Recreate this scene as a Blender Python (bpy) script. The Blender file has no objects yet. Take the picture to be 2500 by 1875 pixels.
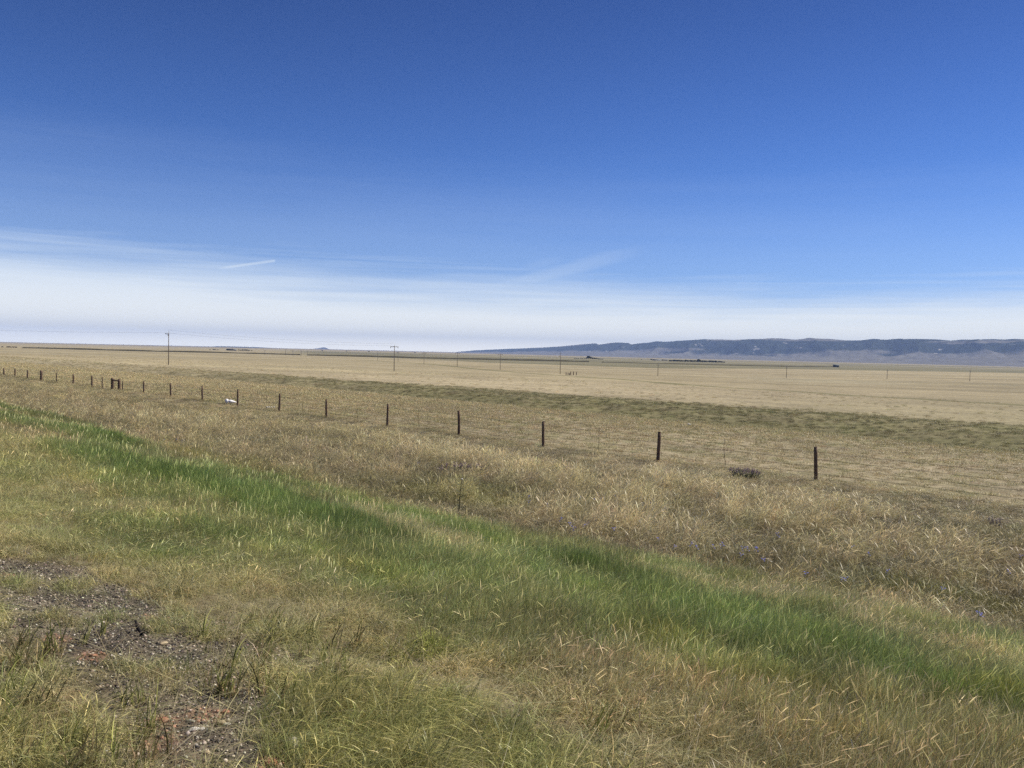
import bpy, math
import numpy as np
from mathutils import Matrix, Vector

sc = bpy.context.scene
COL = sc.collection
rng = np.random.default_rng(7)

# ------------------------------------------------------------------ camera
CAMZ = 1.75
F = 2022.0
PITCH, ROLL = math.radians(2.14), math.radians(1.33)
r0 = np.array([1.0, 0, 0])
fw = np.array([0, math.cos(PITCH), -math.sin(PITCH)])
u0 = np.array([0, math.sin(PITCH), math.cos(PITCH)])
cr = math.cos(ROLL) * r0 + math.sin(ROLL) * u0
cu = -math.sin(ROLL) * r0 + math.cos(ROLL) * u0
cam = bpy.data.cameras.new('camera')
cam.sensor_width = 36
cam.lens = F / 2500 * 36
cam.clip_start = 0.05
cam.clip_end = 150000
co = bpy.data.objects.new('camera', cam)
COL.objects.link(co)
m = Matrix(((cr[0], cu[0], -fw[0], 0), (cr[1], cu[1], -fw[1], 0), (cr[2], cu[2], -fw[2], CAMZ), (0, 0, 0, 1)))
co.matrix_world = m
sc.camera = co

# ------------------------------------------------------------------ light
SUN_EL, SUN_AZ = math.radians(48), math.radians(66)      # azimuth clockwise from +Y (view direction) towards +X
sdir = Vector((math.sin(SUN_AZ) * math.cos(SUN_EL), math.cos(SUN_AZ) * math.cos(SUN_EL), math.sin(SUN_EL)))
sl = bpy.data.lights.new('sun', 'SUN')
sl.energy = 5.0
sl.angle = math.radians(0.55)
sl.color = (1.0, 0.94, 0.84)
so = bpy.data.objects.new('sun', sl)
so.rotation_euler = (-sdir).to_track_quat('-Z', 'Y').to_euler()
COL.objects.link(so)

w = bpy.data.worlds.new('World')
sc.world = w
w.use_nodes = True
nt = w.node_tree
N, L = nt.nodes, nt.links
N.clear()


def nd(tree, typ, **kw):
    n = tree.nodes.new(typ)
    for k, v in kw.items():
        setattr(n, k, v)
    return n


def mth(tree, op, a, b=None, c=None, clamp=False):
    n = tree.nodes.new('ShaderNodeMath')
    n.operation = op
    n.use_clamp = clamp
    for i, v in enumerate((a, b, c)):
        if v is None:
            continue
        if isinstance(v, (int, float)):
            n.inputs[i].default_value = v
        else:
            tree.links.new(v, n.inputs[i])
    return n.outputs[0]


def mixc(tree, fac, a, b, blend='MIX'):
    n = tree.nodes.new('ShaderNodeMix')
    n.data_type = 'RGBA'
    n.blend_type = blend
    for s, v in ((n.inputs[0], fac), (n.inputs[6], a), (n.inputs[7], b)):
        if isinstance(v, (int, float)):
            s.default_value = v
        elif isinstance(v, (tuple, list)):
            s.default_value = (*v[:3], 1)
        else:
            tree.links.new(v, s)
    return n.outputs[2]


def smooth(tree, v, lo, hi, a=0.0, b=1.0):
    n = tree.nodes.new('ShaderNodeMapRange')
    n.interpolation_type = 'SMOOTHSTEP'
    for i, x in enumerate((v, lo, hi, a, b)):
        if isinstance(x, (int, float)):
            n.inputs[i].default_value = x
        else:
            tree.links.new(x, n.inputs[i])
    return n.outputs[0]


sky = nd(nt, 'ShaderNodeTexSky', sky_type='NISHITA')
sky.sun_disc = False
sky.sun_elevation = SUN_EL
sky.sun_rotation = SUN_AZ
sky.altitude = 2100
sky.air_density = 1.0
sky.dust_density = 0.25
sky.ozone_density = 3.0
tc = nd(nt, 'ShaderNodeTexCoord')
sep = nd(nt, 'ShaderNodeSeparateXYZ')
L.new(tc.outputs['Generated'], sep.inputs[0])
X, Y, Z = sep.outputs
mp = nd(nt, 'ShaderNodeMapping')
mp.inputs['Scale'].default_value = (1.6, 1.6, 22)
mp.inputs['Rotation'].default_value = (0, math.radians(3), 0)
L.new(tc.outputs['Generated'], mp.inputs[0])
n1 = nd(nt, 'ShaderNodeTexNoise')
n1.inputs['Scale'].default_value = 1.3
n1.inputs['Detail'].default_value = 6
n1.inputs['Roughness'].default_value = 0.55
n1.inputs['Distortion'].default_value = 0.4
L.new(mp.outputs[0], n1.inputs['Vector'])
nz = mth(nt, 'SUBTRACT', n1.outputs[0], 0.5)
# thin cirrus sheet low over the horizon, its top edge higher to the left
el = mth(nt, 'ADD', Z, mth(nt, 'MULTIPLY', X, 0.027))
mp2 = nd(nt, 'ShaderNodeMapping')
mp2.inputs['Scale'].default_value = (2.2, 2.2, 75)
mp2.inputs['Rotation'].default_value = (math.radians(2), math.radians(-2.5), 0)
L.new(tc.outputs['Generated'], mp2.inputs[0])
n2 = nd(nt, 'ShaderNodeTexNoise')
n2.inputs['Scale'].default_value = 1.6
n2.inputs['Detail'].default_value = 7
n2.inputs['Roughness'].default_value = 0.6
n2.inputs['Distortion'].default_value = 0.8
L.new(mp2.outputs[0], n2.inputs['Vector'])
nz2 = mth(nt, 'SUBTRACT', n2.outputs[0], 0.5)
el = mth(nt, 'ADD', el, mth(nt, 'MULTIPLY', nz, 0.075))
el = mth(nt, 'ADD', el, mth(nt, 'MULTIPLY', nz2, 0.035))
sheet = smooth(nt, el, 0.040, 0.128, 1.0, 0.0)
sheet = mth(nt, 'POWER', sheet, 1.1)
veil = smooth(nt, el, 0.08, 0.24, 0.16, 0.0)
cl = mth(nt, 'MAXIMUM', mth(nt, 'MULTIPLY', sheet, 0.97), veil)
# contrails (p = x/y, q = z/y of the view direction)
ysafe = mth(nt, 'MAXIMUM', Y, 0.05)
P = mth(nt, 'DIVIDE', X, ysafe)
Q = mth(nt, 'DIVIDE', Z, ysafe)


def pq(px, py):
    d = fw + (px - 1250) / F * cr - (py - 937.5) / F * cu
    return d[0] / d[1], d[2] / d[1]


def trail(a, b, wd, strength, fade):
    (ax, ay), (bx, by) = pq(*a), pq(*b)
    ln = math.hypot(bx - ax, by - ay)
    tx, ty = (bx - ax) / ln, (by - ay) / ln
    al = mth(nt, 'ADD', mth(nt, 'MULTIPLY', mth(nt, 'SUBTRACT', P, ax), tx), mth(nt, 'MULTIPLY', mth(nt, 'SUBTRACT', Q, ay), ty))
    pe = mth(nt, 'ADD', mth(nt, 'MULTIPLY', mth(nt, 'SUBTRACT', P, ax), -ty), mth(nt, 'MULTIPLY', mth(nt, 'SUBTRACT', Q, ay), tx))
    pe = mth(nt, 'ABSOLUTE', mth(nt, 'ADD', pe, mth(nt, 'MULTIPLY', nz, wd * 1.5)))
    mk = smooth(nt, pe, wd * 0.15, wd, 1.0, 0.0)
    mk = mth(nt, 'MULTIPLY', mk, smooth(nt, al, 0.0, ln * fade))
    mk = mth(nt, 'MULTIPLY', mk, smooth(nt, al, ln * (0.97 if wd < .005 else .45), ln, 1.0, 0.0))
    mk = mth(nt, 'MULTIPLY', mk, smooth(nt, Y, 0.05, 0.15))
    return mth(nt, 'MULTIPLY', mk, strength)


for t_ in (trail((500, 660), (674, 636), 0.0028, 0.42, 0.45), trail((1180, 712), (1640, 590), 0.013, 0.20, 0.35),
           trail((1240, 660), (1420, 625), 0.009, 0.10, 0.4), trail((250, 640), (980, 668), 0.008, 0.14, 0.3),
           trail((1100, 730), (1400, 650), 0.010, 0.14, 0.4)):
    cl = mth(nt, 'MAXIMUM', cl, mth(nt, 'ADD', mth(nt, 'MULTIPLY', cl, 0.8), t_), None)
skyc = mixc(nt, 1.0, sky.outputs[0], (0.34, 0.535, 0.90), 'MULTIPLY')
zen = smooth(nt, Z, 0.10, 0.50)
skyc = mixc(nt, smooth(nt, Z, 0.04, 0.30), mixc(nt, 1.0, skyc, (1.22, 1.08, 0.96), 'MULTIPLY'), skyc)
skyc = mixc(nt, zen, skyc, mixc(nt, 1.0, skyc, (0.55, 0.55, 0.62), 'MULTIPLY'))
lowc = smooth(nt, Z, 0.012, 0.10)
cloudc = mixc(nt, lowc, (9.2, 9.2, 8.4), (5.4, 6.3, 7.4))
cloudc = mixc(nt, smooth(nt, Z, 0.0, 0.022), (14.6, 13.9, 11.6), cloudc)
full = mixc(nt, cl, skyc, cloudc)
bg = nd(nt, 'ShaderNodeBackground')
bg.inputs['Strength'].default_value = 0.1
L.new(full, bg.inputs[0])
wo = nd(nt, 'ShaderNodeOutputWorld')
L.new(bg.outputs[0], wo.inputs[0])

sc.view_settings.view_transform = 'Standard'
sc.view_settings.look = 'None'
sc.view_settings.exposure = 0.38
sc.cycles.use_denoising = False
sc.view_settings.gamma = 1
sc.cycles.volume_bounces = 0
sc.cycles.max_bounces = 6
sc.cycles.diffuse_bounces = 3
sc.cycles.transmission_bounces = 3

# ------------------------------------------------------------------ numpy helpers
_T = np.random.default_rng(11).random((256, 256)).astype(np.float64)


def vnoise(x, y):
    xi, yi = np.floor(x).astype(np.int64), np.floor(y).astype(np.int64)
    fx, fy = x - xi, y - yi
    fx, fy = fx * fx * (3 - 2 * fx), fy * fy * (3 - 2 * fy)
    a = _T[xi & 255, yi & 255]
    b = _T[(xi + 1) & 255, yi & 255]
    c = _T[xi & 255, (yi + 1) & 255]
    d = _T[(xi + 1) & 255, (yi + 1) & 255]
    return (a * (1 - fx) + b * fx) * (1 - fy) + (c * (1 - fx) + d * fx) * fy


def fbm(x, y, sx, sy=None, o=4, seed=0):
    """0..1 noise with features of size sx (m) along x and sy along y"""
    sy = sy or sx
    x, y = np.asarray(x, float) / sx + seed * 17.3, np.asarray(y, float) / sy + seed * 9.1
    a, s, t = 0.5, 0, 0
    for k in range(o):
        s = s + a * vnoise(x, y)
        t += a
        x, y, a = x * 2.03 + 5.2, y * 2.03 + 1.7, a * 0.5
    return s / t


def ss(v, lo, hi):
    t = np.clip((np.asarray(v, float) - lo) / (hi - lo), 0, 1)
    return t * t * (3 - 2 * t)


R2 = math.sqrt(0.5)


def st(x, y):
    """s: distance square to the fence, t: distance along it towards the far left"""
    return (x + y) * R2, (y - x) * R2


def xy(s, t):
    return (s - t) * R2, (s + t) * R2


_S = np.array([-400, -3, 0, 1.7, 3, 5, 6.2, 8, 12, 18, 27.6, 40, 52, 76, 89, 145, 217, 254, 282, 323, 396, 900, 3000, 20000, 60000], float)
_D = np.array([1.7, 1.7, 1.7, 1.76, 1.97, 2.32, 2.5, 2.8, 3.4, 3.92, 4.2, 4.35, 4.5, 4.9, 5.1, 6, 7, 7.5, 7.7, 8.05, 8.4, 9, 10, 12, 14], float)


def ground(x, y, rough=True):
    x, y = np.asarray(x, float), np.asarray(y, float)
    s, t = st(x, y)
    sl = np.sign(s) * np.log1p(np.abs(s) / 4)
    k = np.sign(_S) * np.log1p(np.abs(_S) / 4)
    d = sum(np.interp(sl + o, k, _D) * wt for o, wt in ((-.1, .15), (-.05, .2), (0, .3), (.05, .2), (.1, .15)))
    d = d + 0.85 * np.exp(-((s - 58 - 3 * (fbm(t, s, 60, 60, 2, 3) - .5)) / 5.5) ** 2) * ss(t, -160, -20) ** .0
    z = CAMZ - d
    R = np.hypot(x, y)
    if rough:
        z = z + (fbm(x, y, 6, 6, 3, 1) - .5) * 0.22 * ss(R, 2, 25)
        sw = ss(s, 47, 56) * ss(s, 84, 70)
        z = z + sw * ((fbm(x, y, 2.4, 2.4, 4, 2) - .5) * 0.65)
        z = z + (fbm(x, y, 0.8, 0.8, 2, 5) - .5) * 0.05 * ss(R, 150, 50)
        z = z + (fbm(s, t, 160, 420, 3, 8) - .5) * 1.6 * ss(R, 150, 500)
        z = z + (fbm(x, y, 2600, 2600, 3, 9) - .5) * 14 * ss(R, 1500, 5000)
    return z


def raydir(px, py):
    return fw + (px - 1250) / F * cr - (py - 937.5) / F * cu


def at(px, py):
    """the ground point seen at pixel (px, py) of the 2500 px wide photograph"""
    d = raydir(px, py)
    d = d / math.hypot(d[0], d[1])
    tt = np.exp(np.linspace(math.log(1.0), math.log(40000), 4000))
    h = CAMZ + d[2] * tt - ground(d[0] * tt, d[1] * tt)
    i = int(np.argmax(h < 0)) if (h < 0).any() else len(tt) - 1
    i = max(i, 1)
    a, b = h[i - 1], h[i]
    f = a / (a - b) if a != b else 0
    t_ = tt[i - 1] + (tt[i] - tt[i - 1]) * min(max(f, 0), 1)
    x, y = d[0] * t_, d[1] * t_
    return float(x), float(y), float(ground(x, y))


# ------------------------------------------------------------------ mesh helpers
def mesh_from(name, v, f, mat=None, attrs=None, smooth_=False):
    me = bpy.data.meshes.new(name)
    v = np.asarray(v, np.float32)
    me.vertices.add(len(v))
    me.vertices.foreach_set('co', v.ravel())
    if f is not None and len(f):
        if isinstance(f, np.ndarray):
            k = f.shape[1]
            me.loops.add(f.size)
            me.loops.foreach_set('vertex_index', f.astype(np.int32).ravel())
            me.polygons.add(len(f))
            me.polygons.foreach_set('loop_start', np.arange(0, f.size, k, dtype=np.int32))
        else:
            tot = [len(q) for q in f]
            flat = np.array([i for q in f for i in q], np.int32)
            me.loops.add(len(flat))
            me.loops.foreach_set('vertex_index', flat)
            me.polygons.add(len(f))
            me.polygons.foreach_set('loop_start', np.concatenate([[0], np.cumsum(tot)[:-1]]).astype(np.int32))
    me.update(calc_edges=True)
    for k, (typ, arr) in (attrs or {}).items():
        a = me.attributes.new(k, typ, 'POINT')
        arr = np.asarray(arr, np.float32 if typ != 'INT' else np.int32)
        if typ == 'FLOAT_COLOR':
            if arr.shape[1] == 3:
                arr = np.concatenate([arr, np.ones((len(arr), 1), np.float32)], 1)
            a.data.foreach_set('color', arr.ravel())
        elif typ == 'FLOAT_VECTOR':
            a.data.foreach_set('vector', arr.ravel())
        else:
            a.data.foreach_set('value', arr.ravel())
    if mat:
        me.materials.append(mat)
    if smooth_:
        me.polygons.foreach_set('use_smooth', np.ones(len(me.polygons), bool))
    me.validate()
    return me


class MB:
    def __init__(s):
        s.v, s.f = [], []

    def add(s, v, f):
        o = len(s.v)
        s.v += [tuple(map(float, p)) for p in v]
        s.f += [tuple(i + o for i in q) for q in f]
        return s

    def box(s, c, sz, rot=None):
        c, h = Vector(c), [q / 2 for q in sz]
        vs = [Vector((x * h[0], y * h[1], z * h[2])) for x in (-1, 1) for y in (-1, 1) for z in (-1, 1)]
        if rot:
            vs = [rot @ p for p in vs]
        return s.add([p + c for p in vs], [(0, 1, 3, 2), (4, 6, 7, 5), (0, 4, 5, 1), (2, 3, 7, 6), (0, 2, 6, 4), (1, 5, 7, 3)])

    def tube(s, pts, rad, n=8, jit=0.0, seed=0):
        rg = np.random.default_rng(seed)
        pts = [Vector(p) for p in pts]
        rad = rad if isinstance(rad, (list, tuple)) else [rad] * len(pts)
        vs, fs = [], []
        for i, p in enumerate(pts):
            d = (pts[min(i + 1, len(pts) - 1)] - pts[max(i - 1, 0)]).normalized()
            a = d.orthogonal().normalized() if abs(d.z) < .9 else (Vector((1, 0, 0)) - d * d.x).normalized()
            b = d.cross(a)
            for k in range(n):
                an = 2 * math.pi * k / n
                r = rad[i] * (1 + jit * (rg.random() - .5))
                vs.append(p + a * math.cos(an) * r + b * math.sin(an) * r)
        for i in range(len(pts) - 1):
            for k in range(n):
                fs.append((i * n + k, i * n + (k + 1) % n, (i + 1) * n + (k + 1) % n, (i + 1) * n + k))
        fs.append(tuple(range(n - 1, -1, -1)))
        fs.append(tuple((len(pts) - 1) * n + k for k in range(n)))
        return s.add(vs, fs)

    def mesh(s, name, mat, smooth_=False):
        return mesh_from(name, s.v, s.f, mat, smooth_=smooth_)

    def build(s, name, mat, parent=None, smooth_=False):
        o = bpy.data.objects.new(name, s.mesh(name, mat, smooth_))
        COL.objects.link(o)
        o.parent = parent
        return o


def tag(o, label=None, cat=None, group=None, kind=None):
    if label:
        o['label'] = label
    if cat:
        o['category'] = cat
    if group:
        o['group'] = group
    if kind:
        o['kind'] = kind
    return o


def empty(name, loc, rz=0, scale=1):
    o = bpy.data.objects.new(name, None)
    o.location = loc
    o.rotation_euler = (0, 0, rz)
    o.scale = (scale,) * 3 if isinstance(scale, (int, float)) else scale
    o.empty_display_size = 0.2
    COL.objects.link(o)
    return o


def copy_tree(o, parent=None):
    c = o.copy()
    COL.objects.link(c)
    if parent:
        c.parent = parent
    for ch in list(o.children):
        copy_tree(ch, c)
    return c


def ico(sub=1):
    import bmesh
    bm = bmesh.new()
    bmesh.ops.create_icosphere(bm, subdivisions=sub, radius=1)
    v = np.array([q.co[:] for q in bm.verts])
    f = np.array([[q.index for q in g.verts] for g in bm.faces])
    bm.free()
    return v, f


# ------------------------------------------------------------------ materials
def pmat(name, col, rough=0.8, noise=None, spec=0.3, col2=None, scale=8, bump=0.0, stretch=(1, 1, 1)):
    m_ = bpy.data.materials.new(name)
    m_.use_nodes = True
    t = m_.node_tree
    b = t.nodes['Principled BSDF']
    b.inputs['Roughness'].default_value = rough
    b.inputs['Specular IOR Level'].default_value = spec
    c2 = col2 or tuple(q * 0.6 for q in col)
    tcn = nd(t, 'ShaderNodeTexCoord')
    mpn = nd(t, 'ShaderNodeMapping')
    mpn.inputs['Scale'].default_value = stretch
    t.links.new(tcn.outputs['Object'], mpn.inputs[0])
    nn = nd(t, 'ShaderNodeTexNoise')
    nn.inputs['Scale'].default_value = scale
    nn.inputs['Detail'].default_value = 6
    nn.inputs['Roughness'].default_value = 0.65
    t.links.new(mpn.outputs[0], nn.inputs['Vector'])
    fac = smooth(t, nn.outputs[0], 0.3, 0.7)
    t.links.new(mixc(t, fac, c2, col), b.inputs['Base Color'])
    if bump:
        bp = nd(t, 'ShaderNodeBump')
        bp.inputs['Strength'].default_value = bump
        bp.inputs['Distance'].default_value = 0.02
        t.links.new(nn.outputs[0], bp.inputs['Height'])
        t.links.new(bp.outputs[0], b.inputs['Normal'])
    return m_


def blade_mat(name, inst=True, trans=0.35, rough=0.5, spec=0.25):
    m_ = bpy.data.materials.new(name)
    m_.use_nodes = True
    t = m_.node_tree
    b = t.nodes['Principled BSDF']
    out = t.nodes['Material Output']
    b.inputs['Roughness'].default_value = rough
    b.inputs['Specular IOR Level'].default_value = spec
    a1 = nd(t, 'ShaderNodeAttribute', attribute_type='INSTANCER' if inst else 'GEOMETRY', attribute_name='gcol')
    a2 = nd(t, 'ShaderNodeAttribute', attribute_type='GEOMETRY', attribute_name='tint')
    c = mixc(t, 1.0, a1.outputs['Color'], a2.outputs['Color'], 'MULTIPLY')
    t.links.new(c, b.inputs['Base Color'])
    tr = nd(t, 'ShaderNodeBsdfTranslucent')
    t.links.new(c, tr.inputs[0])
    mx = nd(t, 'ShaderNodeMixShader')
    mx.inputs[0].default_value = trans
    t.links.new(b.outputs[0], mx.inputs[1])
    t.links.new(tr.outputs[0], mx.inputs[2])
    t.links.new(mx.outputs[0], out.inputs[0])
    return m_


M_blade = blade_mat('grass_blade', trans=.27, spec=.35, rough=.42)
M_stone = blade_mat('gravel_stone', trans=0.0, rough=0.75, spec=0.3)

# ------------------------------------------------------------------ ground colours and patches (world space)
TAN = np.array([0.345, 0.292, 0.165])
PINK = np.array([0.300, 0.253, 0.148])
STRAW = np.array([0.392, 0.347, 0.228])
OLIVE = np.array([0.165, 0.155, 0.070])
GREEN = np.array([0.145, 0.195, 0.062])
DGREEN = np.array([0.082, 0.135, 0.032])
BLUEG = np.array([0.195, 0.225, 0.100])
YELG = np.array([0.230, 0.235, 0.060])
SOIL = np.array([0.200, 0.150, 0.100])


def lerp(a, b, f):
    f = np.asarray(f)[..., None]
    return a * (1 - f) + b * f


def blobs(x, y, lst, up=0.0):
    """ground patches: (px, py, rs, rt, strength): radii in metres across and along the fence direction"""
    s, t = st(x, y)
    out = np.zeros_like(np.asarray(x, float))
    wob = 1 + 0.7 * (fbm(x, y, 0.9, 0.9, 3, 21) - .5)
    for px, py, rs, rt, k in lst:
        gx, gy, _ = at(px, py)
        if up:                           # the patch is seen on the grass tops, so its roots stand nearer
            gx, gy, _ = at(px, py + min(45, up * F / math.hypot(gx, gy)))
        s0, t0 = st(gx, gy)
        q = np.sqrt(((s - s0) / rs) ** 2 + ((t - t0) / rt) ** 2) * wob
        out = np.maximum(out, ss(q, 1.15, 0.65) * k)
    return out


GRAVEL = [(150, 1440, .6, 1.2, 1), (60, 1420, .5, 1.0, 1), (230, 1500, .55, .8, 1), (330, 1560, .6, .8, 1), (400, 1640, .5, .6, 1), (500, 1740, .5, .5, 1), (620, 1830, .5, .5, 1), (380, 1690, .4, .5, .8), (620, 1790, .4, .4, .8), (480, 1810, .4, .4, .8), (130, 1500, .4, .6, .8), (440, 1700, .38, .75, 1), (560, 1800, .42, .5, 1), (300, 1640, .35, .5, .8),
          (230, 1490, .3, .5, .8), (700, 1860, .4, .5, 1), (900, 1690, .3, .4, .55), (1330, 1760, .3, .35, .6), (1270, 1870, .3, .4, .6),
          (60, 1530, .4, .4, .9), (520, 1550, .3, .5, .55), (640, 1600, .3, .4, .5), (1010, 1610, .16, .2, .9), (330, 1860, .3, .4, .7), (250, 1440, .35, .9, .5), (780, 1640, .3, .4, .6)]
RED = [(400, 1762, .1, .12, 1), (495, 1745, .1, .14, 1), (665, 1868, .08, .1, 1), (228, 1603, .1, .12, 1), (140, 1560, .1, .1, .8), (20, 1408, .12, .14, .6), (150, 1700, .1, .12, .7),
       (385, 1508, .12, .12, .6), (370, 1805, .15, .15, .7), (320, 1420, .12, .12, .4)]
DARKG = [(30, 1008, .8, 10, 1), (60, 1042, .7, 5, 1), (220, 1065, .7, 5, .9), (190, 1105, .8, 1.6, .9), (300, 1140, .9, 3, 1), (420, 1165, .8, 2.5, .9), (620, 1215, .9, 3, 1), (730, 1255, .9, 2, 1),
         (350, 1290, .45, 1.6, .7), (480, 1280, .4, .9, .6), (1480, 1395, .5, 1.0, .8), (1010, 1375, .7, 1.3, .5), (1850, 1520, .7, 1.5, .6), (1650, 1520, .8, 1.2, .5), (20, 1150, .4, 1.4, .6), (230, 1050, .5, 2, .6)]
YEL = [(1000, 1760, .55, .9, 1), (860, 1800, .4, .5, .9), (1130, 1790, .4, .5, .8), (1120, 1880, .5, .6, .8), (480, 1110, .5, 1.3, .7), (1600, 1560, .35, .5, .6), (1960, 1680, .3, .4, .8), (170, 1160, .3, .7, .6),
       (1050, 1560, .18, .2, 1), (1130, 1200, 1.6, 2.2, .6), (2240, 1425, 1.0, 1.6, .7), (30, 1800, .3, .3, .7), (160, 1870, .15, .2, .8), (2450, 1700, .4, .6, .6), (1830, 1650, .3, .4, .5)]
STRAWP = [(1100, 1110, 1.2, 3.5, 1), (1400, 1180, 1.6, 3, .8), (1480, 1270, 1.0, 2.4, 1), (1620, 1150, 1.6, 2.5, .8), (1730, 1190, 1.4, 2.5, .8), (420, 1030, 1.5, 8, .6), (1300, 1150, 1.4, 2.5, .8),
          (2050, 1230, 1.2, 1.8, .7), (1850, 1260, 1.2, 1.5, .8), (1700, 1420, .35, 1.4, .6), (2000, 1470, .3, 1.4, .6), (2300, 1570, .35, 1.4, .6), (1500, 1620, .4, .7, .5),
          (900, 1060, 1.4, 5, .5), (2300, 1330, 1.2, 1.4, .45), (2220, 1490, .4, 1.2, .5), (1000, 1290, .5, 2.2, .5), (640, 1440, .5, .8, .35), (1560, 1240, .8, 1.2, .7)]
BROWNP = [(1900, 1790, .9, 1.6, 1), (2250, 1820, .9, 1.4, .9), (1600, 1800, .6, .8, .8), (2480, 1440, .8, 2.0, .8), (2400, 1760, .6, 1, .6)]
DOLIVE = [(1130, 1165, 1.0, 2.6, .9), (1870, 1320, .5, .8, 1), (700, 1190, .6, 2.5, .5), (2200, 1420, 1.6, 2.2, .6), (2000, 1370, 1.2, 2, .5), (1400, 1320, 1.0, 1.6, .5), (960, 1200, 1.4, 2.5, .5),
          (2430, 1290, 1.3, 2.0, .7), (2150, 1200, 1.2, 1.8, .4), (1780, 1370, 1, 1.6, .4)]


def fields(x, y):
    x, y = np.asarray(x, float), np.asarray(y, float)
    s, t = st(x, y)
    f = {'s': s, 't': t}
    n1_ = fbm(s, t, 1.0, 2.6, 4, 31)
    n2_ = fbm(s, t, 2.4, 8, 4, 32)
    n3_ = fbm(x, y, 0.7, 0.7, 3, 33)
    lo = 3.75 + 1.6 * ss(t, -1.5, -8) - 1.2 * ss(t, 3, 9) + (n1_ - .5) * 1.6
    hi = 10.5 + 0.7 * ss(t, 6, 0) - 1.3 * ss(t, -3, -9) + (n1_ - .5) * 2.4
    g = ss(s, lo - .5, lo + .9) * ss(s, hi + 1.0, hi - 1.4)
    g = g * (0.95 - 0.75 * ss(t, 6.5, 13) * ss(n2_ + .25 * (n1_ - .5), .38, .56))
    g = g * (1 - .55 * ss(s, 6.2, 4.8) * ss(t, 2, 5) * ss(n3_, .35, .6))
    f['green'] = np.clip(g * (0.86 + 0.5 * (n3_ - .3)), 0, 1)
    near = (np.hypot(x, y) < 90)
    z0 = np.zeros_like(s)
    for k, lst in (('gravel', GRAVEL), ('red', RED), ('dark', DARKG), ('yel', YEL), ('straw', STRAWP), ('brown', BROWNP), ('dol', DOLIVE)):
        a = z0.copy()
        if near.any():
            a[near] = blobs(x[near], y[near], lst, 0.0 if k in ('gravel', 'red') else 0.18)
        f[k] = a
    f['gravel'] = np.clip(f['gravel'] + 0.5 * ss(s, 3.3, 1.2) * ss(n3_, .5, .64), 0, 1)
    f['n1'], f['n2'], f['n3'] = n1_, n2_, n3_
    f['n4'] = fbm(x, y, 0.28, 0.28, 3, 34)
    f['n5'] = fbm(x, y, 0.9, 0.9, 3, 35)
    return f


def grass_col(f):
    """living colour of the sward at each point"""
    s, t = f['s'], f['t']
    c = lerp(np.broadcast_to(TAN * .92, s.shape + (3,)), PINK, ss(f['n2'], .4, .62))
    c = lerp(c, OLIVE * 1.3, ss(f['n1'], .48, .72) * .75)
    k4 = (ss(f['n5'], .33, .67) - .5) * .7 + (ss(f['n4'], .33, .67) - .5) * .45 + .25 * f['straw']
    tallz = ss(s, 9, 12) * ss(s, 29, 27)
    c = lerp(c, np.array([.175, .155, .088]), np.clip(.38 - k4, 0, .8) * tallz)
    c = lerp(c, STRAW * .95, np.clip(k4, 0, 1) * .9 * tallz)
    roadside = ss(s, 6.5, 4.0)
    c = lerp(c, lerp(np.broadcast_to(np.array([.36, .32, .165]), c.shape), np.array([.27, .275, .115]), ss(f['n3'], .35, .6)), roadside)
    c = lerp(c, lerp(np.broadcast_to(GREEN, c.shape), BLUEG, ss(f['n1'], .3, .6)), f['green'])
    c = lerp(c, DGREEN, f['dark'] * .62)
    c = lerp(c, STRAW, f['straw'] * .8)
    c = lerp(c, YELG, f['yel'] * .75)
    c = lerp(c, np.array([.26, .222, .125]), f['brown'] * .6)
    c = lerp(c, OLIVE, f['dol'] * .8)
    c = c * (1 + .42 * np.clip(k4, -.7, .45))[..., None]
    bey = ss(s, 27.2, 29.5)
    pl = lerp(np.broadcast_to(TAN, c.shape), PINK, ss(f['n2'], .35, .65) * .8)
    pl = lerp(pl, OLIVE * 1.4, ss(f['n5'], .5, .75) * ss(s, 60, 30) * .55)
    pl = lerp(pl * (.98 + .17 * ss(t, 40, 110))[..., None], OLIVE * 1.5, ss(s, 38, 50) * ss(t, 70, 10) * .34) * np.array([.98, .98, 1.04])
    c = lerp(c, pl, bey)
    w_ = 7 * (fbm(s, t, 14, 40, 3, 41) - .5)
    sw = ss(s + w_, 49, 54) * ss(s + w_, 78, 70)
    sw = sw * (.35 + .65 * ss(t, 190, 60))
    c = lerp(c, lerp(np.broadcast_to(OLIVE * 1.0, c.shape), TAN * .58, ss(f['n1'], .4, .65) * .5 * ss(s, 56, 64)), sw * .9)
    f['swale'] = sw
    return c


# ------------------------------------------------------------------ ground sheet
azs = np.unique(np.concatenate([np.linspace(-180, -50, 40), np.linspace(-50, 50, 820), np.linspace(50, 180, 40)]))[:-1]
rr = np.concatenate([[0.05, 0.3, 0.6], np.exp(np.linspace(math.log(1.0), math.log(16500), 820))])
A, RR = np.meshgrid(np.radians(azs), rr)
gx, gy = np.sin(A) * RR, np.cos(A) * RR
gz = ground(gx, gy)
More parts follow.
